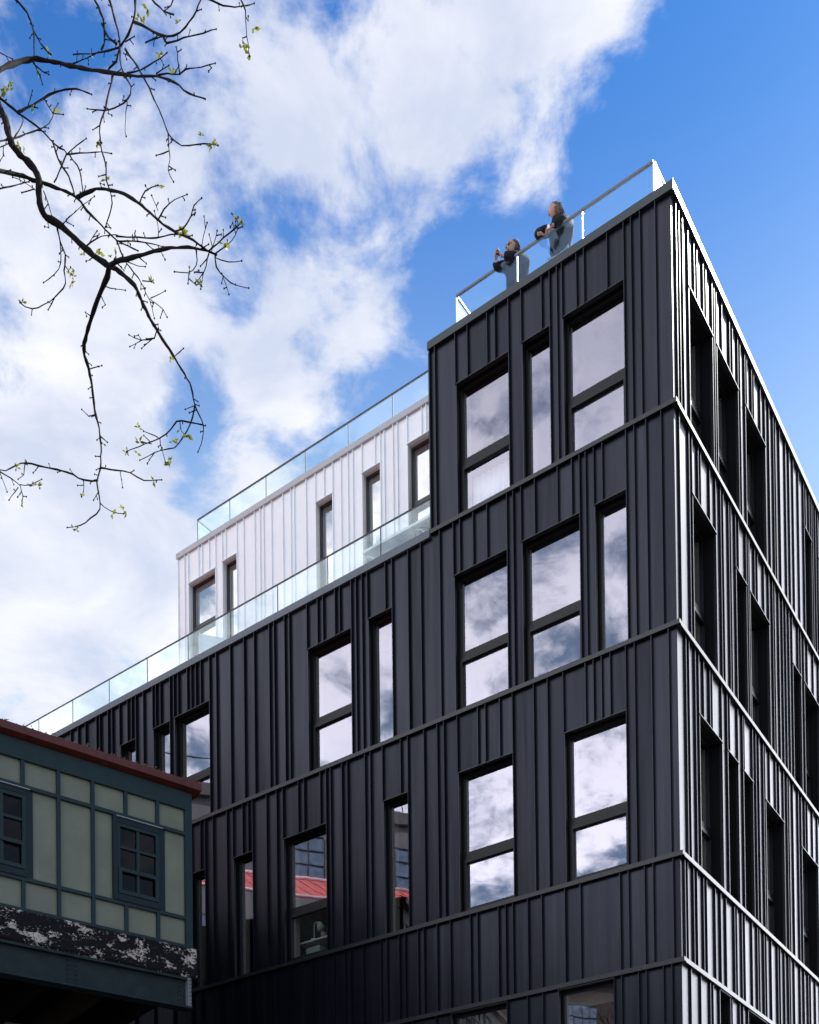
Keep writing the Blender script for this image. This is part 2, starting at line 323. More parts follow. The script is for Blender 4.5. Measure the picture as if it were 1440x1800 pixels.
L_SEAMS = {
 0: [.235, .480, .629, .750, 1.026, 1.423, 1.555, 1.811, 1.901, 2.033, 2.178, 2.557, 2.798, 3.053, 3.208, 3.596, 3.845, 4.263],
 1: [.186, .428, .622, .758, 1.155, 1.301, 1.441, 1.548, 1.681, 1.934, 2.348, 2.605, 2.753, 2.871, 3.255, 3.529, 3.795, 3.930, 4.211, 4.610, 4.881, 5.235, 5.384,
     5.790, 5.914, 6.054, 6.166, 6.434, 6.546, 6.836, 6.969, 7.235, 7.678, 7.801, 8.072, 8.201, 8.599, 8.876, 9.253, 9.652, 9.846, 10.097, 10.236, 10.376, 10.499, 10.766,
     10.899, 11.019, 11.312, 11.452, 11.560, 11.852, 12.094, 12.225, 12.364, 12.626, 12.874, 13.017, 13.286, 13.408, 13.785, 14.048, 14.309, 14.72, 15.0, 15.4, 15.8, 16.2, 16.5, 16.9, 17.15],
 2: [.119, .392, .664, .809, 1.068, 1.215, 1.352, 1.492, 1.882, 2.163, 2.415, 2.812, 3.057, 3.334, 3.484, 3.895, 4.170, 4.307, 4.586, 4.935, 5.092, 5.493, 5.767, 5.891,
     6.300, 6.427, 6.699, 6.807, 6.949, 7.346, 7.495, 7.889, 8.049, 8.313, 8.689, 8.802, 8.957, 9.229, 9.392, 9.788, 10.015, 10.148, 10.433, 10.8, 11.2, 11.5, 12.0, 12.5, 13, 13.5, 14, 14.5, 15, 15.6, 16.2],
 3: [.099, .415, .552, .815, .956, 1.629, 1.902, 2.319, 2.575, 2.856, 2.993, 3.131, 3.539, 3.679, 4.086, 4.357, 4.636, 4.762, 5.039, 5.169, 5.436, 5.573, 5.974, 6.263, 6.394,
     6.664, 6.920, 7.079, 7.193, 7.471, 7.777, 8.162, 8.455, 8.854, 9.262, 9.679, 10.198, 10.471, 11, 11.6, 12.2, 12.8, 13.4, 14, 14.6, 15.2, 16.2],
 4: [.137, .272, .544, .667, .948, 1.074, 2.044, 2.318, 2.598, 2.980, 4.097, 4.4, 4.9, 5.4, 6.0, 6.5, 7.0, 7.6, 8.2, 9, 10, 11, 12, 13, 14, 15, 16.2]}
# windows: start, end, head height, divided (upper light bottom, lower light top)
L_WIN = {
 0: [(.750, 1.811, 16.22, 1), (2.033, 2.557, 16.22, 0), (2.798, 3.845, 16.22, 2)],
 1: [(.758, 1.301, 12.965, 0), (1.548, 2.605, 12.965, 1), (2.871, 3.930, 12.965, 1), (5.235, 5.790, 12.965, 0), (6.166, 7.235, 12.965, 1),
     (9.846, 10.899, 12.94, 1), (11.019, 11.560, 12.93, 0), (12.094, 12.626, 12.92, 0)],
 2: [(.809, 1.882, 9.57, 1), (2.812, 3.895, 9.57, 1), (4.935, 5.493, 9.57, 0), (6.807, 7.889, 9.56, 1), (8.689, 9.229, 9.555, 0), (10.015, 10.471, 9.55, 0)],
 3: [], 4: [(1.074, 2.044, 5.50, 3), (2.980, 4.097, 5.50, 3)]}
R_SEAMS = {
 0: [.118, .238, .374, .603, .858, .98, 1.249, 1.365, 1.641, 1.735, 1.828, 2.094, 2.472, 2.614, 2.874, 2.995, 3.24, 3.345, 3.606, 3.726, 4.09, 4.35, 4.583, 4.835, 4.962, 5.221,
     5.589, 5.828, 6.093, 6.451, 6.817, 6.956, 7.192, 7.343, 7.467, 7.655, 7.843, 8.1, 8.38, 8.6, 9.0, 9.5],
 1: [.134, .515, .639, .9, 1.012, 1.407, 1.671, 1.895, 2.025, 2.288, 2.394, 2.621, 2.778, 3.161, 3.268, 3.343, 3.624, 3.778, 4.15, 4.427, 4.643, 4.767, 5.014, 5.247, 5.45, 5.66,
     5.873, 6.272, 6.436, 6.655, 6.911, 7.341, 7.741, 8.0, 8.4, 8.8, 9.5],
 2: [.268, .394, .649, .797, 1.009, 1.278, 1.387, 1.818, 2.072, 2.2, 2.598, 2.846, 2.926, 3.357, 3.53, 3.70, 3.943, 4.048, 4.321, 4.672, 4.872, 5.151, 5.364, 5.49, 5.744, 6.093, 6.297,
     6.543, 6.727, 7.104, 7.469, 7.8, 8.1, 8.6, 9.5],
 3: [.10, .212, .454, .596, .867, 1.006, 1.386, 1.633, 1.884, 2.286, 2.406, 2.653, 2.804, 3.188, 3.464, 3.587, 3.832, 3.97, 4.251, 4.63, 4.779, 5.049, 5.296, 5.42, 5.674, 6.065, 6.331,
     6.603, 6.777, 7.13, 7.5, 8, 8.6, 9.5],
 4: [.292, .7, 1.103, 1.233, 1.523, 2.029, 2.123, 2.485, 2.658, 2.91, 3.9, 4.3, 4.7, 5.2, 5.8, 6.4, 7.1, 7.8, 8.6, 9.5]}
R_WIN = {
 0: [(.603, 1.641, 16.16, 1), (1.828, 2.874, 16.16, 1), (3.24, 4.35, 16.16, 1), (6.817, 7.343, 16.2, 0), (7.843, 8.38, 16.15, 0)],
 1: [(.639, 1.671, 12.945, 1), (2.621, 3.161, 12.945, 0), (3.343, 4.427, 12.94, 1), (5.873, 6.436, 12.95, 0), (6.655, 7.741, 12.96, 1)],
 2: [(.797, 1.818, 9.60, 1), (2.072, 2.598, 9.595, 0), (2.846, 3.357, 9.59, 0), (4.048, 5.151, 9.56, 1), (6.297, 7.469, 9.53, 1)],
 3: [], 4: [(1.523, 2.029, 5.50, 3), (2.91, 3.9, 5.50, 3)]}
BANDZ = [(Z1, Z0), (Z2, Z1), (Z3, Z2), (Z4, Z3), (Z5, Z4)]
DIV = {0: (14.97, 14.78), 1: (11.675, 11.50), 2: (8.232, 8.05), 4: (3.4, 3.2)}

def panel_mesh(fr, a0, a1, z0, z1, depth=.052, ribw=.012, rib_at_end=True, bow=1.0, off=0.0):
    """one metal pan between two seams, gently oil-canned, with its standing seam"""
    b_ = MB(); nx, nz = 4, 4; w = a1 - a0; seed = random.random() * 100
    bulge = random.uniform(-0.0020, 0.0028) * bow * min(1, w / .25); tilt = random.uniform(-.0025, .0025) * bow * min(1, w / .25)
    ps = []
    for j in range(nz + 1):
        for i in range(nx + 1):
            u_, v_ = i / nx, j / nz
            nz_ = noise.noise(Vector((a0 * 3 + u_ * w * 2.2, (z0 + v_ * (z1 - z0)) * .9, seed))) * .0022 * bow * min(1, w / .25)
            e = math.sin(math.pi * u_)
            ps.append(fr(a0 + u_ * w, off + bulge * e + tilt * (u_ - .5) + nz_ * e, z0 + v_ * (z1 - z0)))
    fs = [(j * (nx + 1) + i, j * (nx + 1) + i + 1, (j + 1) * (nx + 1) + i + 1, (j + 1) * (nx + 1) + i) for j in range(nz) for i in range(nx)]
    b_.poly(ps, fs, True)
    if rib_at_end: b_.fbox(fr, a1 - ribw / 2, a1 + ribw / 2, off - .004, off + depth, z0 + .001, z1 - .001)
    return b_

def clad(fr, wall, seams, wins, a_end, z0, z1, m, zfill=None, off=0.0, names=('wall_panel', 'header_panel'), a_start=0.0, bow=1.0, depth=.052):
    pts = sorted(set([a_start, a_end] + [s_ for s_ in seams if a_start + .03 < s_ < a_end - .03]))
    for i in range(len(pts) - 1):
        a0, a1 = pts[i], pts[i + 1]; mid = (a0 + a1) / 2; lo = z0; nm = names[0]
        for (w0, w1, hd, dv) in wins:
            if w0 < mid < w1: lo = hd; nm = names[1]
        if z1 - lo < .12: continue
        bb = panel_mesh(fr, a0, a1, lo, z1, bow=bow, off=off, depth=depth)
        bb.build(nm, m, wall)

def add_window(fr, par, w, zs, div, fm=M_FRAME, rev=M_REVEAL, gm=M_GLASS, depth=.125, off=0.0, trim=M_BTRIM, fw=.048, reveal_liner=True):
    a0, a1, hd, dv = w; g = off - depth
    b_ = MB()
    z_s = zs
    # outer frame
    b_.fbox(fr, a0 + .004, a0 + fw, g - .03, g + .035, z_s, hd - .004); b_.fbox(fr, a1 - fw, a1 - .004, g - .03, g + .035, z_s, hd - .004)
    b_.fbox(fr, a0 + fw, a1 - fw, g - .03, g + .035, hd - fw, hd - .004); b_.fbox(fr, a0 + fw, a1 - fw, g - .03, g + .035, z_s, z_s + .045)
    if dv in (1, 2):
        zu, zl = div
        b_.fbox(fr, a0 + fw, a1 - fw, g - .03, g + .035, zl + .07, zu)            # transom
        b_.fbox(fr, a0 + fw - .02, a1 - fw + .02, g - .02, g + .055, zl, zl + .062)   # top rail of the opening sash
        b_.fbox(fr, a0 + fw - .02, a0 + fw + .035, g - .02, g + .055, z_s + .05, zl); b_.fbox(fr, a1 - fw - .035, a1 - fw + .02, g - .02, g + .055, z_s + .05, zl)
        b_.fbox(fr, a0 + fw + .035, a1 - fw - .035, g - .02, g + .055, z_s + .05, z_s + .10)
    fo = b_.build('window', fm, par)
    def pane(a, b2, zz0, zz1):
        q = MB(); tl = random.uniform(-.0012, .0012)
        q.poly([fr(a, g + tl, zz0), fr(b2, g - tl, zz0), fr(b2, g - tl * .6, zz1), fr(a, g + tl * .8, zz1)], [(0, 1, 2, 3)])
        q.build('pane', gm, fo)
    if dv in (1, 2):
        pane(a0 + fw, a1 - fw, div[0], hd - fw); pane(a0 + fw + .035, a1 - fw - .035, z_s + .1, div[1])
    else: pane(a0 + fw, a1 - fw, z_s + .045, hd - fw)
    t_ = MB(); t_.fbox(fr, a0 - .012, a1 + .012, off - .03, off + .045, hd - .010, hd + .002); t_.build('head_trim', trim, fo)
    t_ = MB(); t_.fbox(fr, a0 + .001, a0 + .011, off - .02, off + .034, z_s, hd - .012); t_.fbox(fr, a1 - .011, a1 - .001, off - .02, off + .034, z_s, hd - .012)
    t_.build('jamb_trim', trim, fo)
    # inner lining seen through the glass
    t_ = MB(); t_.fbox(fr, a0 + fw, a0 + fw + .012, g - .22, g - .035, z_s, hd - fw); t_.fbox(fr, a1 - fw - .012, a1 - fw, g - .22, g - .035, z_s, hd - fw)
    t_.build('lining', MATS.get('window_lining') or mat('window_lining', (0.30, 0.28, 0.22), .7), fo)
    return fo

def backing(fr, name, par, bands, m, a_end_of, depth=.25, off=0.0):
    """the wall core behind the cladding; its cut faces are the window reveals"""
    b_ = MB()
    for k, (z0, z1) in enumerate(bands):
        cur = .018; ae = a_end_of(k)
        for (w0, w1, hd, dv) in sorted(WINS_TMP[k]):
            if w0 > cur: b_.fbox(fr, cur, w0, off - depth - .05, off - .014, z0, z1)
            b_.fbox(fr, w0, w1, off - depth - .05, off - .014, hd, z1)
            cur = w1
        b_.fbox(fr, cur, ae, off - depth - .05, off - .014, z0, z1)
    return b_.build(name, m, par)

WINS_TMP = {k: v for k, v in L_WIN.items()}
wallL = backing(LF, 'front_wall', bld, BANDZ + [(ZG, Z5)], M_REVEAL, lambda k: TB if k == 0 else 16.6) if False else None
def make_wall(fr, name, seams, wins, ends, bands, rib=.054, wdepth=.125):
    global WINS_TMP
    WINS_TMP = dict(wins); WINS_TMP[5] = []
    wl = backing(fr, name, bld, bands + [(ZG, Z5)], M_REVEAL, lambda k: ends[min(k, len(ends) - 1)])
    for k, (z0, z1) in enumerate(bands):
        top = z1 - (.13 if k == 0 else .03)
        clad(fr, wl, seams[k], wins[k], ends[k], z0 + .02, top, M_BLACK, depth=rib)
        for w in wins[k]: add_window(fr, bld, w, z0 + .03, DIV.get(k), depth=wdepth)
    return wl
wallL = make_wall(LF, 'front_wall', L_SEAMS, L_WIN, [TB, 17.4, 17.4, 17.4, 17.4, 17.4], BANDZ)
wallR = make_wall(RF, 'side_wall', R_SEAMS, R_WIN, [9.5] * 6, BANDZ, rib=.034, wdepth=.21)

# belts between the storeys and the copings
def belt(a0, a1, z, fr, nm='belt_course', m=M_BTRIM, hgt=.058, pr=.062):
    b_ = MB(); b_.fbox(fr, a0, a1, -.004, pr, z - hgt / 2, z + hgt / 2); b_.fbox(fr, a0, a1, pr, pr + .004, z - hgt / 2 - .014, z + hgt / 2 - .003); return b_.build(nm, m, bld)
belt(-.066, TB + .02, Z1, LF)
for z in (Z2, Z3, Z4): belt(-.066, 17.4, z, LF)
for z in (Z1, Z2, Z3, Z4): belt(.0, 9.5, z, RF)
def coping(fr, a0, a1, ztop, hgt, m, pr=.055, back=-.42, name='coping', step=2.66, lip=.02):
    a = a0
    while a < a1 - .01:
        e = min(a + step, a1); b_ = MB()
        if a1 - e < .4: e = a1
        b_.fbox(fr, a, e - .004, -.004, pr, ztop - hgt, ztop); b_.fbox(fr, a, e - .004, back, -.004, ztop - .03, ztop)
        b_.fbox(fr, a, e - .004, pr, pr + lip * .4, ztop - hgt - .012, ztop - hgt + .012)
        b_.build(name, m, bld); a = e
coping(LF, -.057, TB + .03, Z0 + .0, .135, M_COP1)
coping(RF, .0, 9.5, Z0, .135, M_COP1)
coping(LF, TB + .035, 17.44, Z1 + .05, .13, M_COP2)
# end wall of the tall block over the terrace
EF = frame(nL, uL, C0 + uL * TB)
b = MB(); b.fbox(EF, -.25, -9.0, -.2, 0.0, Z1 - .1, Z0 - .03); ew = b.build('end_wall', M_REVEAL, bld)
for k in range(6): panel_mesh(EF, -.01 - (k + 1) * .4, -.01 - k * .4, Z1 + .05, Z0 - .14, bow=.5, off=.004).build('wall_panel', M_BLACK, ew)
b = MB(); b.fbox(EF, -9, .05, -.3, .04, Z0 - .13, Z0 - .001); b.build('end_coping', M_COP1, bld)
# roofs, terrace deck, floors and rear walls
def deck(name, a0, a1, o0, o1, z, t=.25, m=M_CONC):
    b_ = MB(); b_.fbox(LF, a0, a1, o0, o1, z - t, z); return b_.build(name, m, bld)
deck('roof_deck', .31, TB - .21, -9.4, -.31, Z0 - .02)
deck('terrace_deck', TB + .05, 17.3, -11, -.31, Z1 - .12)
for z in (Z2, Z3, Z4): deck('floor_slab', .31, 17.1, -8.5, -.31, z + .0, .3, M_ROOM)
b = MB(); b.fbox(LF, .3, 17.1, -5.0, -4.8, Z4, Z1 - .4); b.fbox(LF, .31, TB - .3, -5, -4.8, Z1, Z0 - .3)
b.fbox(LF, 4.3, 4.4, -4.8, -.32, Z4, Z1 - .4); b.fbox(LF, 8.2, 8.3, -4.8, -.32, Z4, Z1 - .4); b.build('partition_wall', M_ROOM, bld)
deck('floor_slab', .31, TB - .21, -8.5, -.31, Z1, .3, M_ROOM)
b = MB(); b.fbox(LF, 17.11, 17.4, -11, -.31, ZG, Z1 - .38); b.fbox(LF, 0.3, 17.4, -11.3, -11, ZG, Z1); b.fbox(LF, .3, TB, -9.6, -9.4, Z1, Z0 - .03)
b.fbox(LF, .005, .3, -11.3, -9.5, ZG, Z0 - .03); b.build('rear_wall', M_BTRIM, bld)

# white set-back storey
WO = -1.2; ZW = 17.6; WB = Z1 - .12; WEND = 12.06
WF = lambda a, o, z: LF(a, o + WO, z)
W_SEAMS = [4.5, 4.8, 5.286, 5.391, 5.727, 5.958, 6.063, 6.272, 6.368, 6.494, 6.824, 7.047, 7.173, 7.349, 7.567, 7.785, 8.02, 8.269, 8.589, 8.684, 8.901, 9.223, 9.447, 9.551, 9.705, 10.027,
           10.23, 10.563, 10.673, 10.877, 11.073, 11.295, 11.405, 11.733, 11.852]
W_WIN = [(4.66, 5.727, 16.93, 2), (6.368, 6.824, 16.90, 0), (7.567, 8.02, 16.87, 0), (10.23, 10.673, 16.82, 0), (10.877, 11.733, 16.78, 2)]
b_ = MB(); cur = TB + .01
for (w0, w1, hd, dv) in W_WIN:
    b_.fbox(WF, cur, w0, -.2, -.006, WB, ZW); b_.fbox(WF, w0, w1, -.2, -.006, hd, ZW); cur = w1
    b_.fbox(WF, w0, w1, -.2, -.006, WB, WB + .12)
b_.fbox(WF, cur, WEND, -.2, -.006, WB, ZW)
b_.fbox(WF, WEND - .2, WEND, -9, -.2, WB, ZW); b_.fbox(WF, TB + .01, WEND - .2, -9.2, -9, WB, ZW)
wallW = b_.build('upper_wall', M_WREV, bld)
clad(WF, wallW, W_SEAMS, W_WIN, WEND, WB, ZW - .1, M_WHITE, a_start=TB + .01, names=('white_panel', 'white_header_panel'), bow=.8, depth=.038)
for w in W_WIN:
    add_window(WF, bld, w, WB + .12, (15.86, 15.70), fm=M_GFRAME, gm=M_GLASSW, depth=.13, trim=M_WHITE, fw=.034)
ES = frame(nL, uL, C0 + uL * WEND)
for k in range(5): panel_mesh(ES, WO - .01 - (k + 1) * .4, WO - .01 - k * .4, WB, ZW - .1, bow=.5, off=.004).build('white_panel', M_WHITE, wallW)
a = TB + .02
while a < WEND:
    e = min(a + 2.55, WEND + .05); b_ = MB(); b_.fbox(WF, a, e - .004, -.004, .05, ZW - .12, ZW); b_.fbox(WF, a, e - .004, -.35, -.004, ZW - .03, ZW); b_.build('white_coping', M_WTRIM, bld); a = e
b = MB(); b.fbox(WF, TB + .02, WEND - .2, -9, -.22, ZW - .3, ZW - .04); b.build('upper_roof', M_CONC, bld)
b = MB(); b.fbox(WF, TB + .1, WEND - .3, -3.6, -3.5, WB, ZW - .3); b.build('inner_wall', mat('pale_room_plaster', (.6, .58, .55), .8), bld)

# glass balustrades
def balustrade(fr, a_list, off, zb, zt, railm, rw, joint_m, jw, ret=None, retlen=1.2, gap=.01, M_BAL=M_BAL2):
    """a_list: joints; returns a handrail part with panes under it"""
    b_ = MB(); a0, a1 = a_list[0], a_list[-1]
    b_.fbox(fr, a0, a1, off - rw[0] / 2, off + rw[0] / 2, zt - rw[1], zt)
    for r_ in (ret or []):
        s_ = a0 if r_ == 0 else a1
        b_.fbox(fr, s_ - rw[0] / 2, s_ + rw[0] / 2, off - retlen, off - rw[0] / 2, zt - rw[1], zt)
    hr = b_.build('glass_balustrade', railm, bld)
    for i in range(len(a_list) - 1):
        q = MB(); q.fbox(fr, a_list[i] + gap, a_list[i + 1] - gap, off - .006, off + .006, zb, zt - rw[1] - .001); q.build('glass_panel', M_BAL, hr)
    for r_ in (ret or []):
        s_ = a0 if r_ == 0 else a1
        q = MB(); q.fbox(fr, s_ - .006, s_ + .006, off - retlen, off - .012, zb, zt - rw[1] - .001); q.build('glass_panel', M_BAL, hr)
    for a_ in a_list:
        q = MB(); q.fbox(fr, a_ - jw / 2, a_ + jw / 2, off - .008, off + .008, zb, zt - rw[1]); q.build('glass_edge', joint_m, hr)
    q = MB(); q.fbox(fr, a0, a1, off - .03, off + .03, zb - .06, zb + .04); q.build('base_channel', M_RAILD, hr)
    return hr
balustrade(LF, [.47, 1.70, 2.92, 4.15], -.50, Z0 + .03, 18.35, M_RAIL, (.038, .036), M_GEDGE, .022, ret=(0, 1), retlen=2.4, M_BAL=M_BAL)
balustrade(LF, [4.60, 5.88, 7.16, 8.46, 9.77, 11.04, 12.34, 13.63, 14.95, 16.25, 17.3], -.50, Z1 + .05, Z1 + 1.1, M_RAILD, (.022, .022), M_RAILD, .012)
balustrade(LF, [4.45, 5.35, 6.47, 7.60, 8.76, 9.89, 10.99, 12.02], -1.74, ZW + .02, 18.70, M_RAILD, (.026, .026), M_RAILD, .014, ret=(1,), retlen=1.6)

# curtain behind the tall block's left window, lower light
b = MB(); n = 40; ps = []; fs = []
for i in range(n + 1):
    a_ = 2.87 + .9 * i / n; o_ = -.36 + .02 * math.sin(i * 1.25) + .01 * math.sin(i * 2.3)
    ps += [LF(a_, o_, Z1 + .06), LF(a_, o_, Z1 + .88)]
fs = [(2 * i, 2 * i + 2, 2 * i + 3, 2 * i + 1) for i in range(n)]
b.poly(ps, fs, True); o = b.build('curtain', mat('sheer_white_curtain', (.8, .82, .85), .9)); tag(o, 'sheer white curtain behind the lower pane of the top left window', 'curtain')

# desk things behind the divided window low on the front wall
def lf_obj(bb, name, m, label, cat): o = bb.build(name, m); return tag(o, label, cat)
b = MB(); b.fbox(LF, 6.65, 8.05, -1.05, -.42, Z3 + .52, Z3 + .55); b.fbox(LF, 6.7, 6.74, -1.0, -.96, Z3 + .02, Z3 + .52); b.fbox(LF, 7.96, 8.0, -1.0, -.96, Z3 + .02, Z3 + .52)
b.fbox(LF, 6.7, 6.74, -.48, -.44, Z3 + .02, Z3 + .52); b.fbox(LF, 7.96, 8.0, -.48, -.44, Z3 + .02, Z3 + .52)
lf_obj(b, 'desk', mat('pale_desk_edge', (.72, .72, .70), .5), 'pale topped desk standing behind the low divided window', 'desk')
b = MB(); b.fbox(LF, 7.42, 7.76, -.62, -.45, Z3 + .08, Z3 + .42); lf_obj(b, 'storage_box', mat('grey_green_box', (.33, .40, .36), .7), 'grey green box under the desk behind the low divided window', 'box')
dl = empty('desk_lamp', 'white desk lamp with curved neck on the desk behind the low window', 'lamp'); dl.location = LF(7.60, -.5, Z3 + .55)
M_LAMP = mat('white_lamp_enamel', (.85, .85, .82), .4)
b = MB(); b.tube([LF(7.6, -.5, Z3 + .555), LF(7.6, -.5, Z3 + .58)], .07, 14); b.build('lamp_base', M_LAMP, dl)
b = MB(); b.tube([LF(7.6, -.5, Z3 + .58), LF(7.6, -.5, Z3 + .84), LF(7.585, -.5, Z3 + .88), LF(7.55, -.5, Z3 + .905), LF(7.51, -.5, Z3 + .895), LF(7.48, -.5, Z3 + .865)], .009, 8); b.build('lamp_neck', M_LAMP, dl)
b = MB(); b.tube([LF(7.49, -.5, Z3 + .875), LF(7.475, -.5, Z3 + .86), LF(7.42, -.5, Z3 + .75)], [.03, .05, .085], 14); b.build('lamp_shade', M_LAMP, dl)
b = MB(); b.tube([LF(7.36, -.5, Z3 + .552), LF(7.36, -.5, Z3 + .66)], [.055, .06], 12); lf_obj(b, 'mug', mat('speckled_mug', (.35, .38, .38), .4, var=.6, vscale=40), 'speckled mug on the desk beside the white desk lamp', 'mug')
b = MB()
for k, (a_, z_, r1) in enumerate(((7.15, .70, .13), (7.05, .66, .12), (7.12, .82, .12))):
    b.ball(LF(a_, -.55, Z3 + z_), (r1, r1 * .5, r1 * .8), 12, 8)
for i, v in enumerate(b.v):
    q = Vector(v); b.v[i] = tuple(q + Vector((1, 1, 1)) * noise.noise(q * 9) * .03)
lf_obj(b, 'cushion', mat('crumpled_pale_cloth', (.62, .58, .54), .9, bump=.004), 'crumpled pale cushions piled on the desk behind the low window', 'cushion')

# terrace furniture behind the lower balustrade
M_TBL = mat('powder_coated_white_metal', (.66, .70, .74), .45)
tb = empty('terrace_table', 'slatted pale metal table seen from below on the terrace beside the tall block', 'table'); tb.location = LF(5.5, -.85, Z1 - .1)
for k in range(22):
    b = MB(); a_ = 4.72 + k * .0745; b.fbox(LF, a_, a_ + .070, -1.14, -.62, 14.80, 14.818); b.build('slat', M_TBL, tb)
b = MB(); b.fbox(LF, 4.68, 6.38, -.62, -.585, 14.775, 14.822); b.fbox(LF, 4.68, 6.38, -1.175, -1.14, 14.775, 14.822); b.fbox(LF, 6.345, 6.38, -1.14, -.62, 14.775, 14.799); b.fbox(LF, 4.68, 4.715, -1.14, -.62, 14.775, 14.799); b.build('table_frame', M_TBL, tb)
for (a_) in (4.95, 6.1):
    for o_ in (-.68, -1.08):
        b = MB(); b.tube([LF(a_, o_, Z1 - .1), LF(a_, o_, 14.5), LF(a_ + .12, o_, 14.70), LF(a_ + .3, o_, 14.78)], .014, 8); b.build('leg', M_TBL, tb)
b = MB(); b.tube([LF(5.15 + .16 * math.cos(t_ * .35), -.85 + .16 * math.sin(t_ * .35), 14.765) for t_ in range(19)], .010, 6); b.build('ring_brace', M_RAILD, tb)
sc_ = empty('privacy_screen', 'frosted pale slatted screen standing on the terrace behind the left end of the balustrade', 'screen'); sc_.location = LF(10.6, -.85, Z1 - .1)
def SF(a, o, z):
    p0 = LF(10.76, -.60, 0); p1 = LF(10.36, -1.15, 0); d = (p1 - p0).normalized(); q = Vector((-d.y, d.x, 0)); p = p0 + d * a + q * o; return Vector((p.x, p.y, z + H))
for k in range(10):
    b = MB(); b.fbox(SF, .0, .68, 0, .02, Z1 - .08 + k * .115, Z1 - .08 + k * .115 + .108); b.build('slat', mat('frosted_pale_board', (.55, .62, .68), .6), sc_)
for a_ in (-.03, .68):
    b = MB(); b.fbox(SF, a_, a_ + .03, -.01, .03, Z1 - .12, Z1 + 1.07); b.build('post', MATS['frosted_pale_board'], sc_)

# ------------------------------------------------------------------ teal footbridge house on the left
AZB = math.radians(53.0); OB = Vector((-3.5661, 18.0)); uB = Vector((math.sin(AZB), math.cos(AZB))); nB = Vector((uB.y, -uB.x))
BF = frame(uB, nB, OB); DEP = 5.0; KEND = -12.8
fb = empty('footbridge', 'teal and sage panelled elevated footbridge with dark red roof edge and peeling beam', 'footbridge'); fb.location = (OB.x, OB.y, 0)
PIT = .5455
posts = [-.06 - PIT * k for k in range(24)]
# infill board wall, behind the frame
def frame_bar(a0, a1, z0, z1, nm, o0=-.03, o1=.03, m=M_TEAL):
    q = MB(); q.fbox(BF, a0, a1, o0, o1, z0, z1); return q.build(nm, m, fb)
frame_bar(KEND, 0, 8.83, 9.12, 'head_board', -.06, .035)
frame_bar(-.125, 0, 6.50, 8.829, 'corner_post', -.05, .034)
frame_bar(KEND, -.126, 8.40, 8.455, 'rail', -.03, .030)
frame_bar(KEND, -.126, 6.985, 7.04, 'rail', -.03, .030)
frame_bar(KEND, -.126, 6.50, 6.565, 'rail', -.03, .031)
WPIT = 2.16
def is_win(a): 
    for j in range(6):
        if -1.375 - j * WPIT < a < -.475 - j * WPIT: return j
    return None
for k in range(1, 23):
    a_ = posts[k]
    frame_bar(a_ - .028, a_ + .028, 8.455, 8.83, 'post', -.03, .026); frame_bar(a_ - .028, a_ + .028, 6.565, 6.985, 'post', -.03, .026)
    if is_win(a_) is None: frame_bar(a_ - .028, a_ + .028, 7.04, 8.40, 'post', -.03, .026)
edges = [p for p in posts[:23]]
def infill(a0, a1, z0, z1):
    q = MB(); nx = 3; w_ = .002 * random.uniform(-1, 1)
    q.poly([BF(a0 + (a1 - a0) * i / nx, -.022 + (w_ if 0 < i < nx else 0), z) for z in (z0, z1) for i in range(nx + 1)], [(i, i + 1, nx + 2 + i, nx + 1 + i) for i in range(nx)], True)
    q.build('infill_panel', M_SAGE, fb)
for k in range(22):
    a1, a0 = (posts[k] - .028 if k else -.125), posts[k + 1] + .028
    infill(a0, a1, 8.455, 8.83); infill(a0, a1, 6.565, 6.985)
mids = sorted(set([-.125] + [p for p in posts[1:23] if is_win(p) is None] + [-1.375 - j * WPIT for j in range(5)] + [-.475 - j * WPIT for j in range(5)]), reverse=True)
for i in range(len(mids) - 1):
    a1, a0 = mids[i], mids[i + 1]
    if is_win((a0 + a1) / 2) is not None or a1 - a0 < .03: continue
    infill(a0, a1, 7.04, 8.40)
M_PANE2 = glassy('old_window_glass', 0.022, (0.22, 0.24, 0.23), (0.7, 0.72, 0.75), fres=0.5)
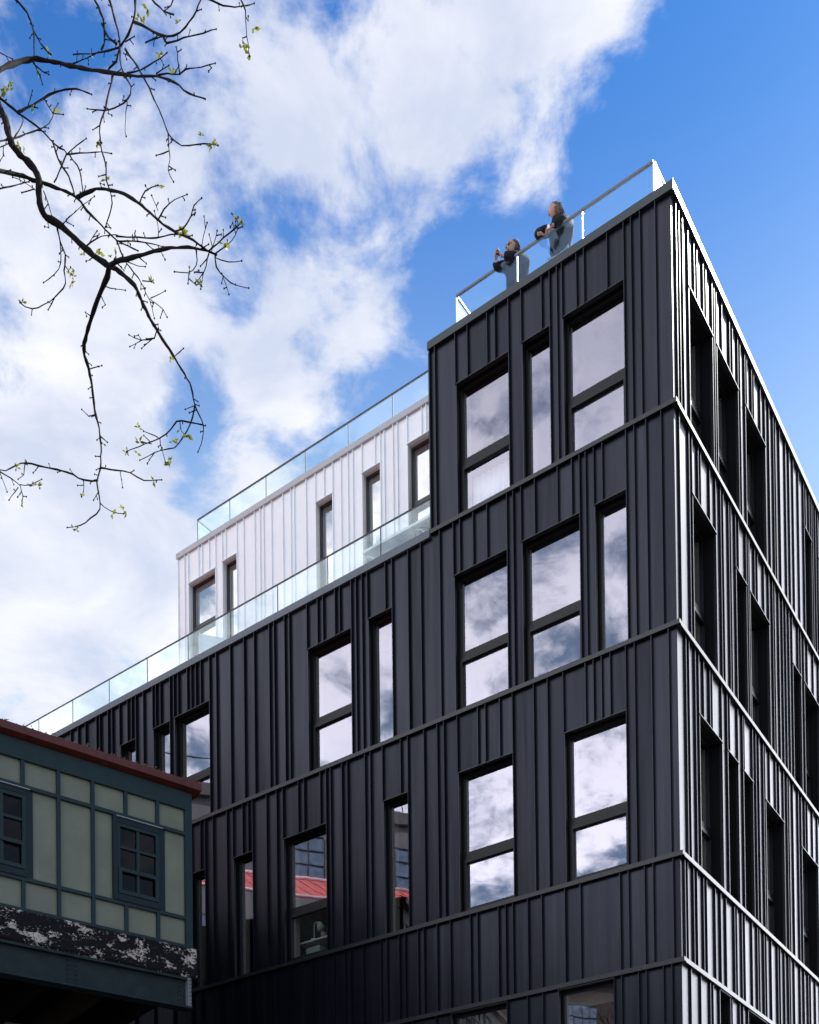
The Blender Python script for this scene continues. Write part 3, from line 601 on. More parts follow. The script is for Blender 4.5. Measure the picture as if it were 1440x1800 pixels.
for j in range(5):
    w0, w1 = -1.375 - j * WPIT, -.475 - j * WPIT
    q = MB(); q.fbox(BF, w0, w0 + .07, -.12, .045, 7.04, 8.40); q.fbox(BF, w1 - .11, w1, -.12, .0, 7.04, 8.40); q.fbox(BF, w0 + .07, w1 - .11, -.12, .03, 8.30, 8.40); q.fbox(BF, w0 + .07, w1 - .11, -.12, .05, 7.04, 7.13)
    wf = q.build('window', M_DTEAL, fb)
    x0, x1, zb, zt = w0 + .07, w1 - .11, 7.13, 8.30
    q = MB(); q.fbox(BF, x0, x0 + .055, -.05, .02, zb, zt); q.fbox(BF, x1 - .055, x1, -.05, .02, zb, zt); q.fbox(BF, x0 + .055, x1 - .055, -.05, .02, zt - .055, zt); q.fbox(BF, x0 + .055, x1 - .055, -.05, .02, zb, zb + .05)
    q.build('sash', M_TEAL, wf)
    xm = (x0 + x1) / 2; z1_, z2_ = zb + .43, zb + .79
    q = MB(); q.fbox(BF, xm - .024, xm + .024, -.045, .012, zb + .05, zt - .055)
    for zz in (z1_, z2_): q.fbox(BF, x0 + .055, xm - .024, -.045, .010, zz - .022, zz + .022); q.fbox(BF, xm + .024, x1 - .055, -.045, .010, zz - .022, zz + .022)
    q.build('glazing_bar', M_TEAL, wf)
    q = MB()
    for (aa, bb_) in ((x0 + .02, x0 + .075), (x1 - .075, x1 - .02)): q.fbox(BF, aa, bb_, .0201, .040, zb + .03, z1_ + .02)
    q.fbox(BF, x0 + .075, x1 - .075, .0201, .040, z1_ - .04, z1_ + .02); q.fbox(BF, x0 + .075, x1 - .075, .0201, .040, zb + .03, zb + .09); q.build('hopper_sash', M_TEAL, wf)
    for (aa, bb_) in ((x0 + .055, xm - .024), (xm + .024, x1 - .055)):
        for (c0, c1) in ((zb + .05, z1_ - .022), (z1_ + .022, z2_ - .022), (z2_ + .022, zt - .055)):
            q = MB(); tl = random.uniform(-.003, .003); q.poly([BF(aa, -.02 + tl, c0), BF(bb_, -.02 - tl, c0), BF(bb_, -.02, c1), BF(aa, -.02, c1)], [(0, 1, 2, 3)]); q.build('pane', M_PANE2, wf)
    q = MB(); q.fbox(BF, w0 + .05, w1 - .06, .03, .06, 8.385, 8.392); q.build('drip_strip', mat('bare_zinc', (.55, .55, .55), .4, .6), wf)
    # inside and outside shell
q = MB(); q.fbox(BF, KEND, -.001, -DEP, -DEP + .12, 6.5, 9.12); q.build('rear_wall', M_TEAL, fb)
q = MB(); q.fbox(BF, -.12, -.001, -DEP + .12, -.052, 6.5, 9.12); q.build('end_wall', M_TEAL, fb)
q = MB(); q.fbox(BF, KEND, -.12, -DEP + .13, -.32, 6.42, 6.55); q.build('floor_deck', M_DARK, fb)
q = MB(); q.fbox(BF, KEND, -.12, -DEP + .13, -.07, 9.0, 9.1); q.build('ceiling', mat('brown_boarding', (.12, .06, .04), .7, var=.3), fb)
# roof: dark red boxed eave, standing seam slopes
q = MB(); a0, a1 = KEND, .13; e0 = .15
q.hexa([BF(a0, -.08, 9.121), BF(a1, -.08, 9.121), BF(a1, e0, 9.165), BF(a0, e0, 9.165), BF(a0, -.08, 9.30), BF(a1, -.08, 9.30), BF(a1, e0, 9.28), BF(a0, e0, 9.28)])
q.build('eave', M_RED, fb)
q = MB(); q.hexa([BF(.0, -DEP, 9.122), BF(.129, -DEP, 9.15), BF(.129, -.081, 9.15), BF(.0, -.081, 9.122), BF(.0, -DEP, 9.33), BF(.129, -DEP, 9.29), BF(.129, -.081, 9.29), BF(.0, -.081, 9.33)]); q.build('end_eave', M_RED, fb)
rid = -DEP / 2; RZ = 10.25
sl = MB(); sl.poly([BF(a0, .14, 9.285), BF(.12, .14, 9.285), BF(-1.9, rid, RZ), BF(a0, rid, RZ)], [(0, 1, 2, 3)]); sl.poly([BF(.12, .14, 9.285), BF(.12, -DEP - .25, 9.285), BF(-1.9, rid, RZ)], [(0, 1, 2)])
sl.poly([BF(a0, -DEP - .25, 9.285), BF(.12, -DEP - .25, 9.285), BF(-1.9, rid, RZ), BF(a0, rid, RZ)], [(3, 2, 1, 0)]); rf = sl.build('roof', M_REDROOF, fb)
for k in range(32):
    a_ = .1 - k * .4
    if a_ < KEND: break
    t_ = min(1, max(.06, (.2 - a_) / 2.1)); q = MB(); q.tube([BF(a_, .08, 9.295), BF(a_, .14 + (rid - .14) * t_, 9.292 + (RZ - 9.285) * t_)], .011, 4); q.build('roof_seam', M_REDROOF, rf)
# peeling beam, rough sawn
q = MB(); n = 60; ps = []; 
for i in range(n + 1):
    a_ = .03 + (KEND - .03) * i / n
    for (o_, z_) in ((-.30, 6.0), (.09, 6.0), (.115, 6.03), (.115, 6.47), (.09, 6.497), (-.30, 6.497)):
        r_ = noise.noise(Vector((a_ * 5, o_ * 9, z_ * 5))) * .014
        ps.append(BF(a_, o_ + (r_ if o_ > 0 else 0), z_ + (r_ if z_ < 6.1 else 0)))
fs = [(i * 6 + k, i * 6 + (k + 1) % 6, (i + 1) * 6 + (k + 1) % 6, (i + 1) * 6 + k) for i in range(n) for k in range(6)] + [tuple(range(6)), tuple(n * 6 + k for k in range(6))[::-1]]
q.poly(ps, fs); q.build('peeling_beam', M_PEEL, fb)
def girder(off, name='girder'):
    q = MB(); q.fbox(BF, KEND, -.14, off - .012, off + .012, 5.52, 5.985)
    q.fbox(BF, KEND, -.06, off - .12, off + .12, 5.485, 5.518); q.fbox(BF, KEND, -.14, off - .12, off + .10, 5.955, 5.995)
    g_ = q.build(name, M_GIRDER, fb)
    for k in range(7):
        a_ = -.19 - 1.86 * k
        for d_ in (-.055, .055):
            if k == 0 and d_ > 0: continue
            q = MB(); q.fbox(BF, a_ + d_ - .03, a_ + d_ + .03, off + .012, off + .024, 5.52, 5.955); q.build('stiffener', M_GIRDER, g_)
            if k < 3:
                for r_ in range(6):
                    q = MB(); q.ball(BF(a_ + d_, off + .026, 5.56 + r_ * .07), .017, 8, 4); q.build('rivet', M_GIRDER, g_)
    return g_
girder(.0)
girder(-DEP + .2)
q = MB(); q.fbox(BF, -.135, -.075, -.12, .11, 5.519, 5.99); q.fbox(BF, -.15, -.05, -.14, -.121, 5.5, 6.0); q.build('end_plate', mat('pale_weathered_steel', (.17, .18, .18), .6, var=.3), fb)
q = MB()
for i in range(7): q.ball(BF(-.10, .112, 5.56 + i * .065), .012, 6, 4)
q.build('end_rivets', M_RUST, fb)['kind'] = 'stuff'
for k in range(14):
    a_ = -.5 - k * .9; q = MB(); q.fbox(BF, a_ - .07, a_ + .07, -DEP + .33, -.13, 5.6, 5.98); q.build('cross_beam', M_RUST if k % 3 == 1 else M_DARK, fb)
q = MB()
for k in range(4): q.fbox(BF, KEND, -.2, -.95 - k * 1.05, -.80 - k * 1.05, 6.0, 6.2)
q.build('stringer', M_DARK, fb)
q = MB(); q.fbox(BF, KEND, -.15, -DEP + .13, -.31, 6.21, 6.40); q.build('deck_boards', M_DARK, fb)
for (a_, o_) in ((-6.0, -.1), (-6.0, -DEP + .2), (-12.2, -.1), (-12.2, -DEP + .2)):
    q = MB(); q.fbox(BF, a_ - .2, a_ + .2, o_ - .2, o_ + .2, ZG, 5.48); q.build('column', M_GIRDER, fb)
# leaf litter along the gutter
M_LITTER = mat('dry_leaves', (.22, .16, .08), .8, var=.4, vscale=30)
q = MB(); rnd = random.Random(3)
for i in range(150):
    a_ = .10 - rnd.random() ** 1.0 * 3.6; c = BF(a_, .13 + rnd.uniform(-.03, .02), 9.285 + rnd.random() ** 3 * .05)
    d1 = Vector((rnd.uniform(-1, 1), rnd.uniform(-1, 1), rnd.uniform(-.2, .9))).normalized() * rnd.uniform(.012, .035); d2 = d1.cross(Vector((rnd.uniform(-1, 1), rnd.uniform(-1, 1), rnd.uniform(-1, 1)))).normalized() * .011
    q.poly([c - d1, c + d2, c + d1, c - d2], [(0, 1, 2, 3)])
o = q.build('leaf_litter', M_LITTER); tag(o, 'dry leaf litter along the edge of the dark red roof', 'leaf litter', kind='stuff')

# ------------------------------------------------------------------ buildings across the street (seen in the low windows)
M_CB = mat('grey_concrete', (.13, .125, .12), .85, var=.15, vscale=1); M_BRK = mat('brown_brick', (.035, .025, .020), .85, var=.25, vscale=6)
M_SHADE = mat('blue_grey_curtains', (.10, .14, .19), .8, var=.4, vscale=5)
def far_block(name, label, x, y0, y1, dx, hgt, m, wy, wz, nfl, rail=True):
    e = empty(name, label, 'building'); e.location = (x - dx / 2, (y0 + y1) / 2, 0)
    q = MB(); q.hexa([(x - dx, y0, -.1), (x, y0, -.1), (x, y1, -.1), (x - dx, y1, -.1), (x - dx, y0, hgt), (x, y0, hgt), (x, y1, hgt), (x - dx, y1, hgt)]); q.build('wall', m, e)
    q = MB(); q.hexa([(x + .01, y0, hgt - .6), (x + .25, y0, hgt - .6), (x + .25, y1, hgt - .6), (x + .01, y1, hgt - .6), (x + .01, y0, hgt - .2), (x + .35, y0, hgt - .2), (x + .35, y1, hgt - .2), (x + .01, y1, hgt - .2)]); q.build('cornice', m, e)
    if rail:
        q = MB(); q.tube([(x - .3, y0, hgt + 1.1), (x - .3, y1, hgt + 1.1)], .03)
        yy = y0
        while yy <= y1: q.tube([(x - .3, yy, hgt), (x - .3, yy, hgt + 1.1)], .02, 5); yy += 1.3
        q.build('roof_rail', M_RAILD, e)
    yy = y0 + 1.1
    while yy + wy < y1:
        for fl in range(nfl):
            zz = hgt - 1.6 - wz - fl * (wz + 1.3)
            if zz < 2: continue
            q = MB(); q.hexa([(x + .005, yy, zz), (x + .05, yy, zz), (x + .05, yy + wy, zz), (x + .005, yy + wy, zz), (x + .005, yy, zz + wz), (x + .05, yy, zz + wz), (x + .05, yy + wy, zz + wz), (x + .005, yy + wy, zz + wz)])
            wn = q.build('window', M_SHADE, e)
            q = MB()
            for i in range(5): q.tube([(x + .07, yy + wy * i / 4, zz), (x + .07, yy + wy * i / 4, zz + wz)], .03, 4)
            for i in range(5): q.tube([(x + .07, yy, zz + wz * i / 4), (x + .07, yy + wy, zz + wz * i / 4)], .03, 4)
            q.build('glazing_bar', M_RAILD, wn)
        yy += wy + 1.1
    return e
far_block('loft_building', 'grey concrete loft building with many-paned windows reflected in the low windows', -25, 9.5, 34, 14, 23.8, M_CB, 2.6, 2.4, 4)
far_block('brick_building', 'low brown brick building reflected in the lowest windows', -27, -22, 8.9, 12, 18.6, M_BRK, 1.6, 2.2, 3, rail=False)

e = empty('platform_canopy', 'sunlit red standing seam platform canopy reflected in the low divided window', 'canopy'); e.location = (-16.5, 18, 0)
M_RC = mat('sunlit_red_roof', (.60, .13, .11), .5, 0, .4, var=.12, vscale=2)
q = MB(); q.hexa([(-14.5, 12.7, 15.27), (-14.5, 26, 15.27), (-18.5, 26, 17.47), (-18.5, 12.7, 17.47), (-14.5, 12.7, 15.35), (-14.5, 26, 15.35), (-18.5, 26, 17.55), (-18.5, 12.7, 17.55)]); rf = q.build('roof', M_RC, e)
for k in range(33): q = MB(); q.tube([(-14.5, 12.9 + k * .4, 15.37), (-18.5, 12.9 + k * .4, 17.57)], .022, 4); q.build('roof_seam', M_RC, rf)
q = MB(); q.tube([(-18.5, 12.7, 17.6), (-18.5, 26, 17.6)], .08, 6); q.tube([(-14.5, 12.7, 15.3), (-14.5, 26, 15.3)], .06, 6); q.build('ridge_cap', mat('pale_ridge_flashing', (.7, .5, .48), .5), e)
for yy in (14, 18, 22, 25.5): q = MB(); q.tube([(-16.5, yy, -.1), (-16.5, yy, 16.3)], .12, 8); q.build('column', M_GIRDER, e)
e = empty('sky_gap_block', 'dark brick block added to close the sky gap behind and below the footbridge', 'building'); e.location = LF(22, -4, -H)
q = MB(); q.fbox(LF, 17.6, 40, -12, -.2, ZG, 13.0); q.build('wall', mat('near_black_brick', (.012, .009, .007), .9, 0, .1, var=.4, vscale=8, bump=.004), e)  # near-black block added to shut out bright sky under the footbridge
for k in range(5):
    q = MB(); q.fbox(LF, 18 + k * 3, 19.3 + k * 3, -.199, -.15, 1.5, 4.2); q.build('window', M_FRAME, e)
# ------------------------------------------------------------------ street tree with budding branches
M_BARK = mat('dark_bark', (0.011, 0.008, 0.008), .9, 0, .15, var=.4, vscale=25, bump=.004, bscale=60)
def leaf_mat():
    m = bpy.data.materials.new('young_leaf'); m.use_nodes = True; t = m.node_tree; b = t.nodes['Principled BSDF']
    g = t.nodes.new('ShaderNodeNewGeometry'); n = noise_tex(14, 2, .5, 0, g.outputs['Position'], t)
    mx = t.nodes.new('ShaderNodeMix'); mx.data_type = 'RGBA'; t.links.new(n, mx.inputs['Factor'])
    mx.inputs['A'].default_value = (.12, .10, .02, 1); mx.inputs['B'].default_value = (.36, .40, .05, 1)
    t.links.new(mx.outputs['Result'], b.inputs['Base Color']); b.inputs['Roughness'].default_value = .5
    tr = t.nodes.new('ShaderNodeBsdfTranslucent'); t.links.new(mx.outputs['Result'], tr.inputs[0]); ms = t.nodes.new('ShaderNodeMixShader'); ms.inputs[0].default_value = .5
    t.links.new(b.outputs[0], ms.inputs[1]); t.links.new(tr.outputs[0], ms.inputs[2]); t.links.new(ms.outputs[0], t.nodes['Material Output'].inputs[0]); return m
M_LEAF = leaf_mat()
tree = empty('street_tree', 'dark budding street tree whose bare branches hang into the top left sky', 'tree'); TX, TY = -8.2, 8.2; tree.location = (TX, TY, 0)
def depth_at(x, y): return 7.4 + .55 * math.sin(x / 95.0 + .6) + .45 * math.cos(y / 120.0 + .3)
A6 = lambda x, y: (x / 3.13, y / 3.13)
A7 = lambda x, y: (x / 3.13, 400 + y / 3.13)
BR = [ # (converter, points, start width, end width) widths in photo pixels
 (A6, [(-220, 470), (-60, 420), (0, 385), (90, 345), (180, 325), (300, 340), (420, 370), (540, 390), (640, 405), (760, 420), (860, 420), (960, 450), (1040, 515), (1130, 545)], 9, 2.0),
 (A6, [(-220, 300), (-40, 540), (0, 600), (30, 660), (60, 780), (110, 850), (190, 930), (215, 1000), (215, 1070), (240, 1180), (340, 1245), (440, 1340), (520, 1410), (600, 1465)], 9, 8.5),
 (A7, [(600, 212), (590, 270), (560, 340), (505, 490), (465, 640), (465, 700), (490, 780), (510, 900), (520, 1000), (545, 1100), (555, 1200), (552, 1320), (535, 1400), (545, 1480), (550, 1550), (500, 1600), (440, 1640), (370, 1650)], 7.5, 1.4),
 (A7, [(602, 212), (640, 230), (740, 320), (790, 430), (860, 560), (930, 670), (1000, 780), (1055, 880), (1070, 970), (1110, 1060), (1120, 1120), (1110, 1190), (1090, 1235)], 7, 1.4),
 (A6, [(600, 1465), (640, 1440), (760, 1410), (880, 1375), (1000, 1360), (1100, 1370), (1180, 1395), (1190, 1470), (1240, 1530), (1300, 1570), (1370, 1585)], 7.5, 1.2),
 (A6, [(-220, 880), (-40, 930), (0, 940), (100, 960), (180, 990), (280, 1020), (420, 1085), (480, 1160), (560, 1240), (640, 1320), (760, 1380)], 7, 2.0),
 (A6, [(425, 1087), (500, 1050), (560, 1040), (680, 1065), (780, 1130), (870, 1210), (960, 1275), (1060, 1320), (1150, 1385), (1190, 1400)], 5, 2.6),
 (A6, [(-60, 500), (0, 540), (100, 620), (220, 710), (300, 790), (370, 845), (350, 890), (300, 1000)], 3.2, 1.8), (A6, [(290, 785), (330, 900), (380, 970), (412, 1080)], 2.4, 2),
 (A6, [(95, 617), (180, 580), (300, 510), (420, 490), (505, 520)], 4, 1.6), (A6, [(370, 850), (480, 840), (560, 835), (615, 845)], 2.2, 1.2), (A6, [(370, 850), (420, 800), (475, 762)], 2, 1),
 (A6, [(625, 405), (580, 590), (550, 690), (555, 800), (580, 900), (585, 990), (615, 1080), (610, 1160), (580, 1250)], 3, 1.6),
 (A6, [(690, 270), (790, 420), (860, 570), (900, 660), (930, 740), (1000, 800), (1080, 795), (1160, 790), (1200, 800)], 2.8, 1.4), (A6, [(925, 735), (935, 880), (925, 940), (955, 1000)], 2, 1), (A6, [(930, 830), (860, 855)], 1.8, 1.2),
 (A6, [(740, -40), (745, 60), (730, 130), (690, 220), (660, 260), (540, 290), (405, 300)], 4, 1.6), (A6, [(590, -40), (640, 130), (660, 220), (660, 260)], 3.6, 3), (A6, [(505, -40), (565, 100), (575, 240), (560, 270)], 3.8, 2.4),
 (A6, [(560, 130), (600, 210), (640, 240)], 3, 2.4), (A6, [(660, 260), (640, 340), (600, 375), (590, 395)], 2.4, 2), (A6, [(660, 260), (670, 370), (720, 480), (700, 550), (600, 605), (480, 598)], 2.6, 1.4), (A6, [(700, 550), (690, 690), (695, 750)], 1.6, 1),
 (A6, [(690, 230), (740, 200)], 2, 1), (A6, [(735, 120), (780, 140), (880, 190), (960, 195), (1020, 150), (1080, 60), (1110, -20)], 3, 1.8), (A6, [(800, 235), (880, 205), (960, 195)], 2, 1.4),
 (A6, [(900, 210), (920, 235), (1040, 200), (1120, 180), (1190, 160)], 2.6, 1.2), (A6, [(850, 420), (920, 405), (990, 410), (1020, 380), (1110, 370), (1185, 348)], 2.8, 1), (A6, [(860, 405), (930, 360)], 2.2, 1), (A6, [(990, 410), (980, 330), (970, 260)], 2, 1.2),
 (A6, [(700, 400), (770, 385), (880, 320), (920, 290)], 2.2, 1.2), (A6, [(820, -20), (900, 60), (955, 80)], 2.4, 1.8), (A6, [(960, -20), (940, 30), (905, 60)], 2, 1.4), (A6, [(1120, -20), (1230, 30), (1320, 38), (1400, 18)], 2.6, 1.2), (A6, [(1320, -20), (1350, 60), (1360, 200), (1375, 310)], 2.0, 1.2),
 (A6, [(70, -20), (150, 70), (190, 180), (240, 260), (280, 300)], 2.8, 2), (A6, [(185, 170), (190, 300), (180, 330), (215, 400), (235, 465)], 2.4, 1.4), (A6, [(180, 340), (240, 400), (270, 410)], 2, 1.2), (A6, [(400, 350), (480, 320), (545, 285)], 2, 1.4), (A6, [(0, 290), (70, 325)], 1.6, 1),
 (A6, [(315, 1235), (330, 1330), (360, 1400), (355, 1490), (360, 1560), (300, 1640), (180, 1700), (110, 1665)], 2.8, 1.4), (A6, [(330, 1330), (335, 1440), (300, 1510), (240, 1555)], 1.8, 1), (A6, [(300, 1640), (265, 1705)], 1.8, 1.2),
 (A6, [(640, 1320), (680, 1420), (740, 1500), (790, 1580), (820, 1640), (900, 1700), (920, 1745)], 2.2, 1), (A6, [(830, 1640), (910, 1600)], 1.4, .8), (A6, [(785, 1545), (835, 1550)], 1.6, 1), (A6, [(700, 1440), (760, 1465), (800, 1467)], 1.4, .8), (A6, [(820, 1640), (850, 1752)], 1.2, .8),
 (A6, [(870, 1210), (930, 1120), (1030, 1070)], 2.2, 1.2), (A6, [(770, 1115), (800, 1050), (870, 1020)], 2.2, 1.4), (A6, [(960, 1275), (1010, 1260), (1050, 1190), (1070, 1130), (1110, 1090)], 2.4, 1.2), (A6, [(1150, 1380), (1230, 1310), (1300, 1250), (1330, 1220)], 2.4, 1.6),
 (A6, [(1185, 1395), (1250, 1350), (1300, 1290), (1310, 1195)], 2, 1), (A6, [(1080, 1375), (1080, 1460), (1040, 1500), (960, 1495)], 2.4, 1.2), (A6, [(1040, 1500), (1035, 1560)], 1.8, 1), (A6, [(1150, 1395), (1120, 1500), (1075, 1555)], 2.2, 1.2), (A6, [(1120, 1500), (1105, 1590)], 1.4, .8),
 (A6, [(1190, 1420), (1260, 1440), (1330, 1435)], 1.8, 1), (A6, [(1220, 1500), (1250, 1580), (1260, 1620)], 1.4, .9), (A6, [(640, 1300), (740, 1305), (860, 1310), (940, 1290), (990, 1290)], 2.6, 1.6), (A6, [(640, 1325), (760, 1330), (870, 1350), (930, 1368)], 2.2, 1.2),
 (A6, [(480, 1350), (560, 1300), (640, 1290), (650, 1298)], 2, 1.4), (A6, [(345, 1235), (430, 1150), (520, 1080)], 1.8, .8), (A6, [(490, 1340), (535, 1270)], 1.4, 1), (A6, [(1110, 1375), (1120, 1300), (1140, 1225)], 1.2, .6), (A6, [(1165, 1385), (1195, 1270)], 1.2, .6), (A6, [(870, 1160), (835, 1075)], 1, .6), (A6, [(870, 1310), (870, 1240), (850, 1160)], 1.4, 1),
 (A7, [(537, 1390), (460, 1390), (370, 1345), (250, 1320), (150, 1295), (90, 1310), (30, 1340), (-30, 1325)], 3.4, 2), (A7, [(-20, 1330), (60, 1380), (110, 1420), (125, 1480), (120, 1530)], 2.4, 1.2), (A7, [(110, 1415), (170, 1415), (230, 1385)], 1.8, 1),
 (A7, [(140, 1275), (130, 1360), (100, 1385)], 1.8, 1.2), (A7, [(100, 1430), (50, 1500)], 1.8, 1.2), (A7, [(0, 1350), (40, 1455)], 1.6, .8), (A7, [(460, 1390), (462, 1450), (450, 1480)], 1.6, 1.2),
 (A7, [(556, 1322), (640, 1335), (720, 1350), (790, 1390), (890, 1388)], 3, 1.6), (A7, [(662, 1342), (675, 1430)], 1.4, .9), (A7, [(550, 1515), (610, 1560), (680, 1575)], 2, 1.2), (A7, [(545, 1450), (515, 1500)], 1.8, 1),
 (A7, [(1112, 1085), (1040, 1070), (970, 1065), (940, 1110), (880, 1160), (800, 1190), (700, 1230)], 3, 1.4), (A7, [(1072, 980), (1060, 1050), (1010, 1150), (960, 1210), (880, 1225), (770, 1280)], 3, 1.2), (A7, [(870, 1155), (790, 1120)], 1.6, 1), (A7, [(880, 1160), (895, 1240), (910, 1290)], 1.6, 1.2),
 (A7, [(835, 1190), (780, 1180)], 1.4, 1), (A7, [(862, 570), (850, 610), (780, 620), (710, 590)], 2.2, .9), (A7, [(840, 610), (780, 665)], 1.8, 1.2), (A7, [(585, 325), (640, 340), (690, 345)], 1.8, .9), (A7, [(490, 780), (545, 765)], 2, 1), (A7, [(520, 1030), (490, 1040), (450, 1000)], 2.2, 1),
 (A7, [(965, 705), (1010, 665)], 2, 1.2), (A7, [(1070, 980), (1020, 1000)], 1.8, 1), (A7, [(780, 620), (715, 655)], 1.4, .8), (A7, [(990, 1070), (1000, 1120), (1030, 1150)], 1.4, 1), (A7, [(555, 1150), (592, 1182)], 2, 1), (A7, [(552, 1260), (525, 1258)], 2, 1.2),
 (A6, [(-60, 790), (0, 775), (80, 760), (200, 715), (270, 680), (300, 610), (320, 570)], 2.8, 1.2), (A6, [(75, 765), (130, 660), (110, 625)], 2, 1.2), (A6, [(-40, 825), (50, 788)], 2, 1.6), (A6, [(300, 625), (350, 630)], 1.6, 1), (A6, [(-40, 1045), (60, 1025), (160, 1000)], 2.2, 1.6),
 (A6, [(190, 1040), (120, 1060)], 2, 1.4), (A6, [(200, 1050), (130, 1000), (70, 975)], 1.4, .8), (A6, [(385, 855), (440, 940), (455, 1060)], 2, 1.6), (A6, [(240, 1050), (265, 1120), (290, 1200)], 2, 1.4), (A6, [(250, 555), (290, 620)], 1.4, 1), (A6, [(20, 800), (15, 860), (0, 885)], 1.4, .8), (A6, [(155, 580), (175, 525)], 1.4, .8)]
rnd = random.Random(11)
def resample(pts, step):
    out_ = []
    n_ = len(pts)
    for i in range(n_ - 1):
        p0 = pts[max(i - 1, 0)]; p1 = pts[i]; p2 = pts[i + 1]; p3 = pts[min(i + 2, n_ - 1)]
        k_ = max(1, int(math.hypot(p2[0] - p1[0], p2[1] - p1[1]) / step))
        for j in range(k_):
            t = j / k_; q_ = []
            for c in (0, 1): q_.append(.5 * (2 * p1[c] + (p2[c] - p0[c]) * t + (2 * p0[c] - 5 * p1[c] + 4 * p2[c] - p3[c]) * t * t + (3 * p1[c] - p0[c] - 3 * p2[c] + p3[c]) * t ** 3))
            out_.append(tuple(q_))
    out_.append(pts[-1]); return out_
starts = []
for (cv, pts, w0, w1) in BR:
    pp = resample([cv(*p) for p in pts], 9); n_ = len(pp); P3 = []; RD = []
    for i, (x, y) in enumerate(pp):
        j = 0.8 if 0 < i < n_ - 1 else 0
        x += rnd.uniform(-j, j); y += rnd.uniform(-j, j); d = depth_at(x, y); w = w0 + (w1 - w0) * (i / max(1, n_ - 1)) ** .8
        p = at_depth(x, y, d); dist = (p - Vector((0, 0, H))).length
        P3.append(p); RD.append(max(.0022, w * .5 * dist / F * .80 * rnd.uniform(.74, 1.28)))
    q = MB(); q.tube(P3, RD, 6)
    # spurs and buds
    i = 1
    while i < n_ - 1:
        if rnd.random() < .58:
            d = (P3[i + 1] - P3[i - 1]).normalized(); sd = Vector((rnd.uniform(-1, 1), rnd.uniform(-.4, .4), rnd.uniform(-1, 1))); sd = (sd - d * sd.dot(d)).normalized()
            L_ = rnd.choice((.015, .02, .03, .03, .055)); tip = P3[i] + (sd + d * .7).normalized() * (RD[i] + L_)
            q.tube([P3[i], tip], [.0035 + RD[i] * .12, .0022], 4); q.ball(tip, (.0046, .0046, .008), 5, 4)
            if rnd.random() < .25:
                t2 = tip + Vector((rnd.uniform(-1, 1), 0, rnd.uniform(-1, 1))).normalized() * .03; q.tube([tip, t2], [.0025, .0018], 4); q.ball(t2, (.006, .006, .009), 5, 4)
        i += rnd.choice((1, 2, 2))
    q.ball(P3[-1], max(.006, RD[-1] * 1.3), 6, 4)
    q.build('branch', M_BARK, tree)
    if pts[0][0] <= -200: starts.append((P3[0], RD[0]))
trunk_top = Vector((TX, TY, 9.0))
q = MB(); q.tube([(TX, TY, -.1), (TX, TY, .3), (TX + .05, TY, 2.5), (TX - .03, TY + .05, 5), (TX, TY, 7), trunk_top, (TX + .1, TY - .2, 11.5), (TX - .1, TY, 14)], [.26, .2, .18, .17, .15, .13, .09, .03], 10); q.build('trunk', M_BARK, tree)
for p, r_ in starts:
    m1 = Vector((TX, TY, p.z - 1.6)); m2 = m1.lerp(p, .5) + Vector((0, 0, .5)); q = MB(); q.tube([m1, m2, m1.lerp(p, .8) + Vector((0, 0, .45)), p], [.09, .06, .045, r_], 8); q.build('limb', M_BARK, tree)
# rest of the crown, beyond the picture's edge
q = MB(); rc = random.Random(5)
def grow(p, d, L_, r_, lev):
    e = p + d * L_; m_ = p.lerp(e, .5) + Vector((rc.uniform(-1, 1), rc.uniform(-1, 1), rc.uniform(-1, 1))) * L_ * .07; q.tube([p, m_, e], [r_, r_ * .8, r_ * .6], 4, cap=False)
    if lev <= 0: return
    for _ in range(3 if lev > 1 else 4):
        d2 = (d + Vector((rc.uniform(-1, 1), rc.uniform(-1, 1), rc.uniform(-.6, .9))) * .8).normalized(); grow(m_.lerp(e, rc.random()), d2, L_ * rc.uniform(.5, .75), r_ * .55, lev - 1)
for k in range(11):
    an = k * 2.4; z_ = 6.5 + k * .6
    dx_ = Vector((math.cos(an), math.sin(an), .75)).normalized()
    if dx_.x > .1 and dx_.y > -.55: dx_ = Vector((-.2, -.9, .9)).normalized()
    grow(Vector((TX, TY, z_)), dx_, 2.3 - k * .08, .06, 4)
q.build('crown', M_BARK, tree)['kind'] = 'stuff'
# leaf clusters
def leaf_mesh(seed):
    r2 = random.Random(seed); q = MB()
    for k in range(r2.choice((4, 5, 6))):
        an = r2.uniform(0, 6.28); el = r2.uniform(-.5, 1.1); d = Vector((math.cos(an) * math.cos(el), math.sin(an) * math.cos(el), math.sin(el))); L_ = r2.uniform(.025, .05); wd = L_ * .27
        s_ = d.cross(Vector((r2.uniform(-1, 1), r2.uniform(-1, 1), r2.uniform(-1, 1)))).normalized(); nn = d.cross(s_) * L_ * .14
        q.poly([Vector((0, 0, 0)), d * L_ * .45 + s_ * wd + nn, d * L_, d * L_ * .45 - s_ * wd + nn, d * L_ * .5 - nn * .6], [(0, 1, 4), (1, 2, 4), (2, 3, 4), (3, 0, 4)], True)
    return q
LEAFM = []
for s_ in range(5):
    o = leaf_mesh(s_).build('tmp', M_LEAF); LEAFM.append(o.data); bpy.data.objects.remove(o)
